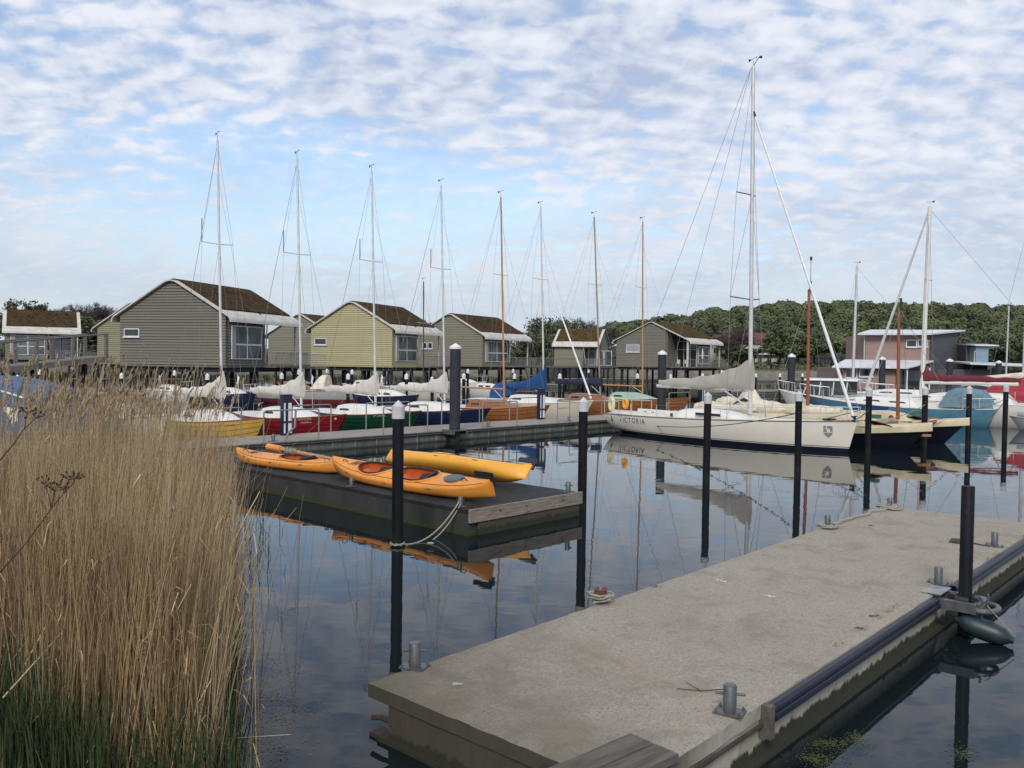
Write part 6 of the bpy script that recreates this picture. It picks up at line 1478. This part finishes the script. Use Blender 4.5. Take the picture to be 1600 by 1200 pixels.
# the wooded hill: one mass of crowns
q = random.Random(5); b = MB(); trk = MB(); cnt = 0
for row in range(15):
    Y = 268+row*15
    x = -150
    while x < 330:
        sp_ = q.uniform(5.5, 9.5); x += sp_
        X = x+q.uniform(-2, 2); Yq = Y+q.uniform(-6, 6)
        if X < 30-(row*4) and row > 2: pass
        g = hill_h(X, Yq); px = pxof(Vector((X, Yq, g)))[0]
        if px < 905 or px > 1680: continue
        if row < 3 and px < 1225: continue
        if row < 1 and q.random() < .4: continue
        edge = smooth01((px-880)/90)
        hh = q.uniform(9.0, 11.8)*(.45+.55*edge); r = q.choice((3.0, 3.6, 4.4, 5.2, 6.2))*q.uniform(.9, 1.1)*(.55+.45*edge)
        c = Vector((X, Yq, g+hh-r*.8)); b.k = q.choice((0, 0, 0, 1, 3, 3, 2)) if q.random() < .93 else 2
        ph = [Vector((q.gauss(0, 1), q.gauss(0, 1), abs(q.gauss(.3, .8)))).normalized() for _ in range(8)]
        nl = int(16*r*r)+90 if row < 14 else 300
        for i in range(nl):
            d = Vector((q.gauss(0, 1), q.gauss(0, 1)-.35, q.gauss(.25, .8))).normalized()
            lob = max(d.dot(p) for p in ph); rr = r*(.68+.34*max(0, lob)**3)*q.uniform(.82, 1.02)
            p = c+Vector((d.x*rr, d.y*rr, d.z*rr*(.9 if d.z > 0 else 1.3)))
            a = (d+Vector((q.gauss(0, .45), q.gauss(0, .45), q.gauss(0, .45)))).normalized(); u_ = a.orthogonal().normalized(); v_ = a.cross(u_); an = q.uniform(0, 6.28); u2 = u_*math.cos(an)+v_*math.sin(an); v2 = a.cross(u2); s_ = q.uniform(.4, .85)
            b.add([p-u2*s_, p-v2*s_*.7, p+u2*s_, p+v2*s_*.7], [(0, 1, 2, 3)])
        cnt += 1
o = b.build('woodland', LEAFM, flat=True); o['kind'] = 'stuff'; tag(o, 'dense spring green wood covering the long hill across the water', 'woodland')
print('crowns', cnt, len(b.f))
# grass and scrub on the far bank
b = MB(); q = random.Random(6)
for i in range(32000):
    x = q.uniform(-190, 260) if i % 2 else q.uniform(-190, 40); y = shore_y(x)+q.uniform(1.5, 45)**1.0; z = hill_h(x, y); s_ = q.uniform(.3, .9)*(1+.5*mnoise.noise(Vector((x*.1, y*.1, 0))))
    b.k = q.choice((0, 2, 3, 4)); tall = (1.2+3.4*smooth01((50-x)/30)*smooth01(.75+mnoise.noise(Vector((x*.07, 3, 0)))*1.6)); leafq(b, Vector((x, y, z+q.random()**1.2*tall+.1)), s_, q)
o = b.build('shore_scrub', LEAFM, flat=True); o['kind'] = 'stuff'; tag(o, 'low green scrub along the far shore below the trees', 'scrub')
# ------------------------------------------------------------------ reed bed
M_reed = [mat('straw_reed', (0.50, 0.36, 0.185), (0.39, 0.275, 0.14), rough=.85, scale=2), mat('pale_reed', (0.56, 0.43, 0.25), (0.45, 0.34, 0.195), rough=.85, scale=2), mat('brown_reed', (0.26, 0.17, 0.085), (0.19, 0.125, 0.06), rough=.85, scale=2), mat('grey_reed', (0.38, 0.31, 0.21), (0.28, 0.23, 0.155), rough=.85, scale=2)]
M_plume = mat('reed_plume', (0.36, 0.27, 0.17), (0.26, 0.19, 0.12), rough=.95, scale=4); M_shoot = [mat('green_shoot', (0.042, 0.064, 0.02), (0.026, 0.042, 0.015), rough=.7, scale=3), mat('dark_shoot', (0.03, 0.06, 0.018), (0.022, 0.045, 0.014), rough=.7, scale=3), mat('dead_leaf', (0.20, 0.16, 0.10), (0.13, 0.10, 0.06), rough=.9, scale=3)]
q = random.Random(9); b = MB()
def reed_ok(x, y):
    e = -0.325*y-.1+.22*mnoise.noise(Vector((y*.7, 1, 0)))+.09*mnoise.noise(Vector((y*3, 2, 0)))
    return e-x
n_ = 0; tries = 0
while n_ < 12500 and tries < 200000:
    tries += 1
    y = 5.2+(q.random()**1.25)*13.5; x = -0.68*y+q.random()*0.4*y
    e = reed_ok(x, y)
    if e < 0 and q.random() > .035*math.exp(e*3): continue
    if e < -.55: continue
    dens = .55+.9*(mnoise.noise(Vector((x*1.1, y*1.1, 4)))+.35)
    if x < -.56*y: dens *= .55
    if q.random() > dens or (y > 10.5 and q.random() < .6): continue
    z0 = bank_h(x, y); z0 = max(z0, -.15); H = (q.gauss(2.15, .15) if y < 8 else q.gauss(1.88, .14)) if q.random() < .92 else q.gauss(2.5, .2)
    if e < .25: H *= q.uniform(.7, 1.0)
    if x < -.5*y: H *= .93
    H = min(H, 2.95)+.25*mnoise.noise(Vector((x*.8, y*.8, 7)))
    if q.random() < .12: H *= q.uniform(.35, .8)
    lean = Vector((q.gauss(.0, .05)+.06*mnoise.noise(Vector((x, y, 2))), q.gauss(0, .05), 0)); crv = Vector((q.gauss(.03, .06), q.gauss(0, .05), 0)); r = q.uniform(.0022, .0038)
    if q.random() < .02 and e > 1: lean = Vector((q.gauss(0, .4), q.gauss(0, .3), 0)); 
    pts = [Vector((x, y, z0))+lean*H*k+crv*H*k*k+Vector((0, 0, H*k)) for k in (0, .3, .6, .85, 1)]
    b.k = q.choice((0, 0, 0, 1, 1, 2, 2, 3)); b.tube(pts, r, 3, r*.45, caps=False)
    tip = pts[-1]; dd = (pts[-1]-pts[-2]).normalized()
    if pxof(tip)[1] < 655 and q.random() < .55 and H > 1.5:
        b.k = 4; L_ = q.uniform(.16, .30); droop = Vector((q.gauss(.25, .25), q.gauss(0, .2), 0))
        for i in range(15):
            k = i/15; c = tip+(dd+droop*k)*L_*(k-.25); w_ = .017*math.sin(math.pi*(k*.9+.08)); a = q.uniform(0, 6.28); s_ = Vector((math.cos(a), math.sin(a), 0))*w_
            c2 = c+s_+Vector((0, 0, .05))+droop*.03; o_ = Vector((-s_.y, s_.x, 0)).normalized()*.006 if w_ else Vector(); b.add([c-o_, c+o_, c2+o_*.8, c2-o_*.8], [(0, 1, 2, 3)])
    if q.random() < .2:                         # dry hanging leaves
        for j in range(q.randint(1, 3)):
            b.k = q.choice((1, 0, 3)); k = q.uniform(.25, .9); c = Vector((x, y, z0))+lean*H*k+crv*H*k*k+Vector((0, 0, H*k)); a = q.uniform(0, 6.28); d = Vector((math.cos(a), math.sin(a), 0)); Lf = q.uniform(.12, .34); u_ = Vector((-d.y, d.x, 0))*.0036
            m_ = c+d*Lf*.3+Vector((0, 0, Lf*.4)); e_ = c+d*Lf*.7+Vector((0, 0, Lf*q.uniform(-.1, .5))); b.add([c-u_, c+u_, m_+u_, m_-u_, e_], [(0, 1, 2, 3), (3, 2, 4)])
    n_ += 1
o = b.build('reed_bed', M_reed+[M_plume], smooth=60); o['kind'] = 'stuff'; tag(o, 'tall straw coloured reed bed on the left bank', 'reeds')
print('reeds', n_, len(b.f))
b = MB(); n_ = 0
while n_ < 11000:
    y = 5.0+(q.random()**1.5)*9; x = -0.68*y+q.random()*.4*y; e = reed_ok(x, y)
    if e < -.12: continue
    if mnoise.noise(Vector((x*.9+4, y*.9, 8)))+.25+(.55 if e < 1.5 else -.05) < q.random()*.8: continue
    z0 = max(bank_h(x, y), -.1); H = q.uniform(.35, 1.05)*(1.25 if e < 1.5 else .7); a = q.uniform(0, 6.28); d = Vector((math.cos(a), math.sin(a), 0)); u_ = Vector((-d.y, d.x, 0))*q.uniform(.003, .007)
    p = Vector((x, y, z0)); b.k = q.choice((0, 0, 1, 1, 2)); l_ = q.uniform(.05, .35)
    if b.k == 2: H *= .6; l_ *= 2
    m_ = p+d*H*l_*.35+Vector((0, 0, H*.6)); e_ = p+d*H*l_+Vector((0, 0, H)); b.add([p-u_, p+u_, m_+u_*.8, m_-u_*.8, e_], [(0, 1, 2, 3), (3, 2, 4)]); n_ += 1
o = b.build('green_shoots', M_shoot, flat=True); o['kind'] = 'stuff'; tag(o, 'young green shoots at the foot of the reeds', 'grass')
b = MB()
for i in range(650):                              # fallen stems and litter
    y = 5.0+q.random()**1.3*7; x = -.68*y+q.random()*.37*y
    if reed_ok(x, y) < .8: continue
    z0 = max(bank_h(x, y), .0)+q.uniform(.02, .45); a = q.uniform(0, 6.28); L_ = q.uniform(.25, 1.1); d = Vector((math.cos(a), math.sin(a), q.uniform(-.25, .5)))
    b.k = q.choice((0, 1, 1, 3)); p = Vector((x, y, z0)); kn = p+d*L_*.55; b.tube([p, kn, kn+(d+Vector((q.gauss(0, .5), q.gauss(0, .5), q.gauss(-.2, .4))))*L_*.45], .0045, 3, .003, caps=False)
for (xa, ya, za, xb_, yb_, zb_) in [tuple(W(5, 1090, 1.1))+tuple(W(185, 900, 1.5)), tuple(D(130, 880, 5.6))+tuple(D(0, 1110, 5.4)), tuple(D(0, 1163, 5.4))+tuple(D(118, 1148, 5.6)), tuple(D(262, 1108, 6.2))+tuple(D(375, 998, 7.2)), tuple(D(355, 868, 7.2))+tuple(D(406, 768, 7.5))]:
    b.k = 1; b.tube([(xa, ya, za), ((xa+xb_)/2, (ya+yb_)/2, (za+zb_)/2+.02), (xb_, yb_, zb_)], .0055, 4, .004)
o = b.build('fallen_reeds', M_reed, smooth=60); o['kind'] = 'stuff'; tag(o, 'broken reed stems lying criss cross low in the reed bed', 'reeds')
# dead umbel plants
M_umb = mat('dead_brown_stem', (0.05, 0.032, 0.02), (0.035, 0.022, 0.014), rough=.95)
def umbel(label, pts, heads, Y):
    P_ = [D(x, y, Y) for x, y in pts]; t = thing('dead_umbel_plant', label, 'dry plant', P_[0]); o0 = P_[0]
    b = MB(); b.tube([p-o0 for p in P_], .004, 5, .002); b.build('stem', M_umb, t)
    for (hx, hy, base) in heads:
        bp = P_[base]-o0; hp = D(hx, hy, Y)-o0; b = MB(); b.tube([bp, bp.lerp(hp, .5)+Vector((.004, 0, .004)), hp], .003, 4, .002)
        for i in range(9):
            d = Vector((q.gauss(0, 1), q.gauss(0, 1), q.uniform(.2, 1.2))).normalized()*.05; b.tube([hp, hp+d], .0012, 3, caps=False); b.lathe([(.001, -.007), (.007, 0), (.001, .007)], 5, tuple(hp+d))
        b.build('seed_head', M_umb, t)
umbel('dead brown umbel stalk leaning over the reeds with dark seed heads', [(-10, 905), (40, 850), (80, 795), (100, 770), (112, 758)], [(70, 757, 2), (108, 750, 3), (117, 749, 4), (85, 768, 2), (94, 762, 3)], 4.7)
umbel('thin dark curved stalk at the left edge above the reeds', [(-5, 725), (20, 695), (38, 670), (42, 648)], [(43, 645, 3), (55, 655, 2)], 4.7)
# sparse stems in the water and floating weed
b = MB()
for i in range(60):
    px = q.uniform(372, 445); py = q.uniform(800, 900); p = W(px, py, 0)
    if q.random() < (px-372)/90: continue
    H = q.uniform(.12, .6); b.k = 1; p.z = -.2; b.tube([p, p+Vector((q.gauss(0, .04), q.gauss(0, .04), H*.6+.2)), p+Vector((q.gauss(0, .08), q.gauss(0, .08), H+.2))], .006, 3, .002, caps=False)
o = b.build('water_stems', M_shoot, flat=True); o['kind'] = 'stuff'; tag(o, 'sparse dark plant stems standing in the water right of the reeds', 'water plants')
M_weed = [mat('floating_weed', (0.09, 0.11, 0.03), (0.05, 0.065, 0.02), rough=.7, scale=5), mat('floating_scum', (0.26, 0.24, 0.16), (0.15, 0.135, 0.08), rough=.9, scale=8)]
b = MB()
for (cx_, cy_, sx, sy, n_, k) in [(410, 985, 30, 9, 170, 1), (425, 1095, 55, 45, 900, 1), (400, 1160, 60, 40, 600, 1), (1300, 1165, 42, 14, 500, 0), (1280, 1185, 45, 12, 450, 0), (1335, 1152, 22, 9, 220, 0), (1492, 1175, 28, 14, 260, 0), (450, 1040, 40, 20, 120, 1)]:
    for i in range(n_):
        p = W(q.gauss(cx_, sx*.5), q.gauss(cy_, sy*.5), .004+q.uniform(0, .004)); p += Vector((.10*mnoise.noise(Vector((p.x*3, p.y*3, 0))), .10*mnoise.noise(Vector((p.x*3, p.y*3, 5))), 0)); s_ = q.uniform(.003, .014); a = q.uniform(0, 6.28); u_ = Vector((math.cos(a), math.sin(a), 0))*s_; v_ = Vector((-math.sin(a), math.cos(a), 0))*s_*q.uniform(.15, .5)
        b.k = k; b.add([p-u_, p-v_, p+u_, p+v_], [(0, 1, 2, 3)])
o = b.build('floating_weed', M_weed, flat=True); o['kind'] = 'stuff'; tag(o, 'patches of green weed and scum floating beside the jetty and reeds', 'water weed')
# stones at the foot of the bank
M_stone = mat('bank_stone', (0.13, 0.12, 0.10), (0.08, 0.075, 0.065), rough=.95, scale=8, bump=.01, bscale=15)
for i, (px, py, s_, lab) in enumerate([(70, 1185, .17, 'grey stone at the bottom left corner under the reeds'), (128, 1195, .12, 'small grey stone right of the larger corner stone'), (20, 1165, .12, 'small stone left of the larger corner stone')]):
    p = W(px, py, .35); p.z = bank_h(p.x, p.y)+.03; b = MB(); rs = []
    for j in range(9):
        a = math.pi*j/8; rs.append([(s_*1.3*math.sin(a)*math.cos(k*.5236)*(1+.3*mnoise.noise(Vector((j*.6, k*.6, i)))), s_*math.sin(a)*math.sin(k*.5236)*(1+.3*mnoise.noise(Vector((j*.5, k*.7, i+3)))), -s_*.6*math.cos(a)) for k in range(12)])
    b.loft(rs, caps=False); o = b.build('bank_stone', M_stone, smooth=20); o.location = p; tag(o, lab, 'stone', 'stones at the foot of the bank')
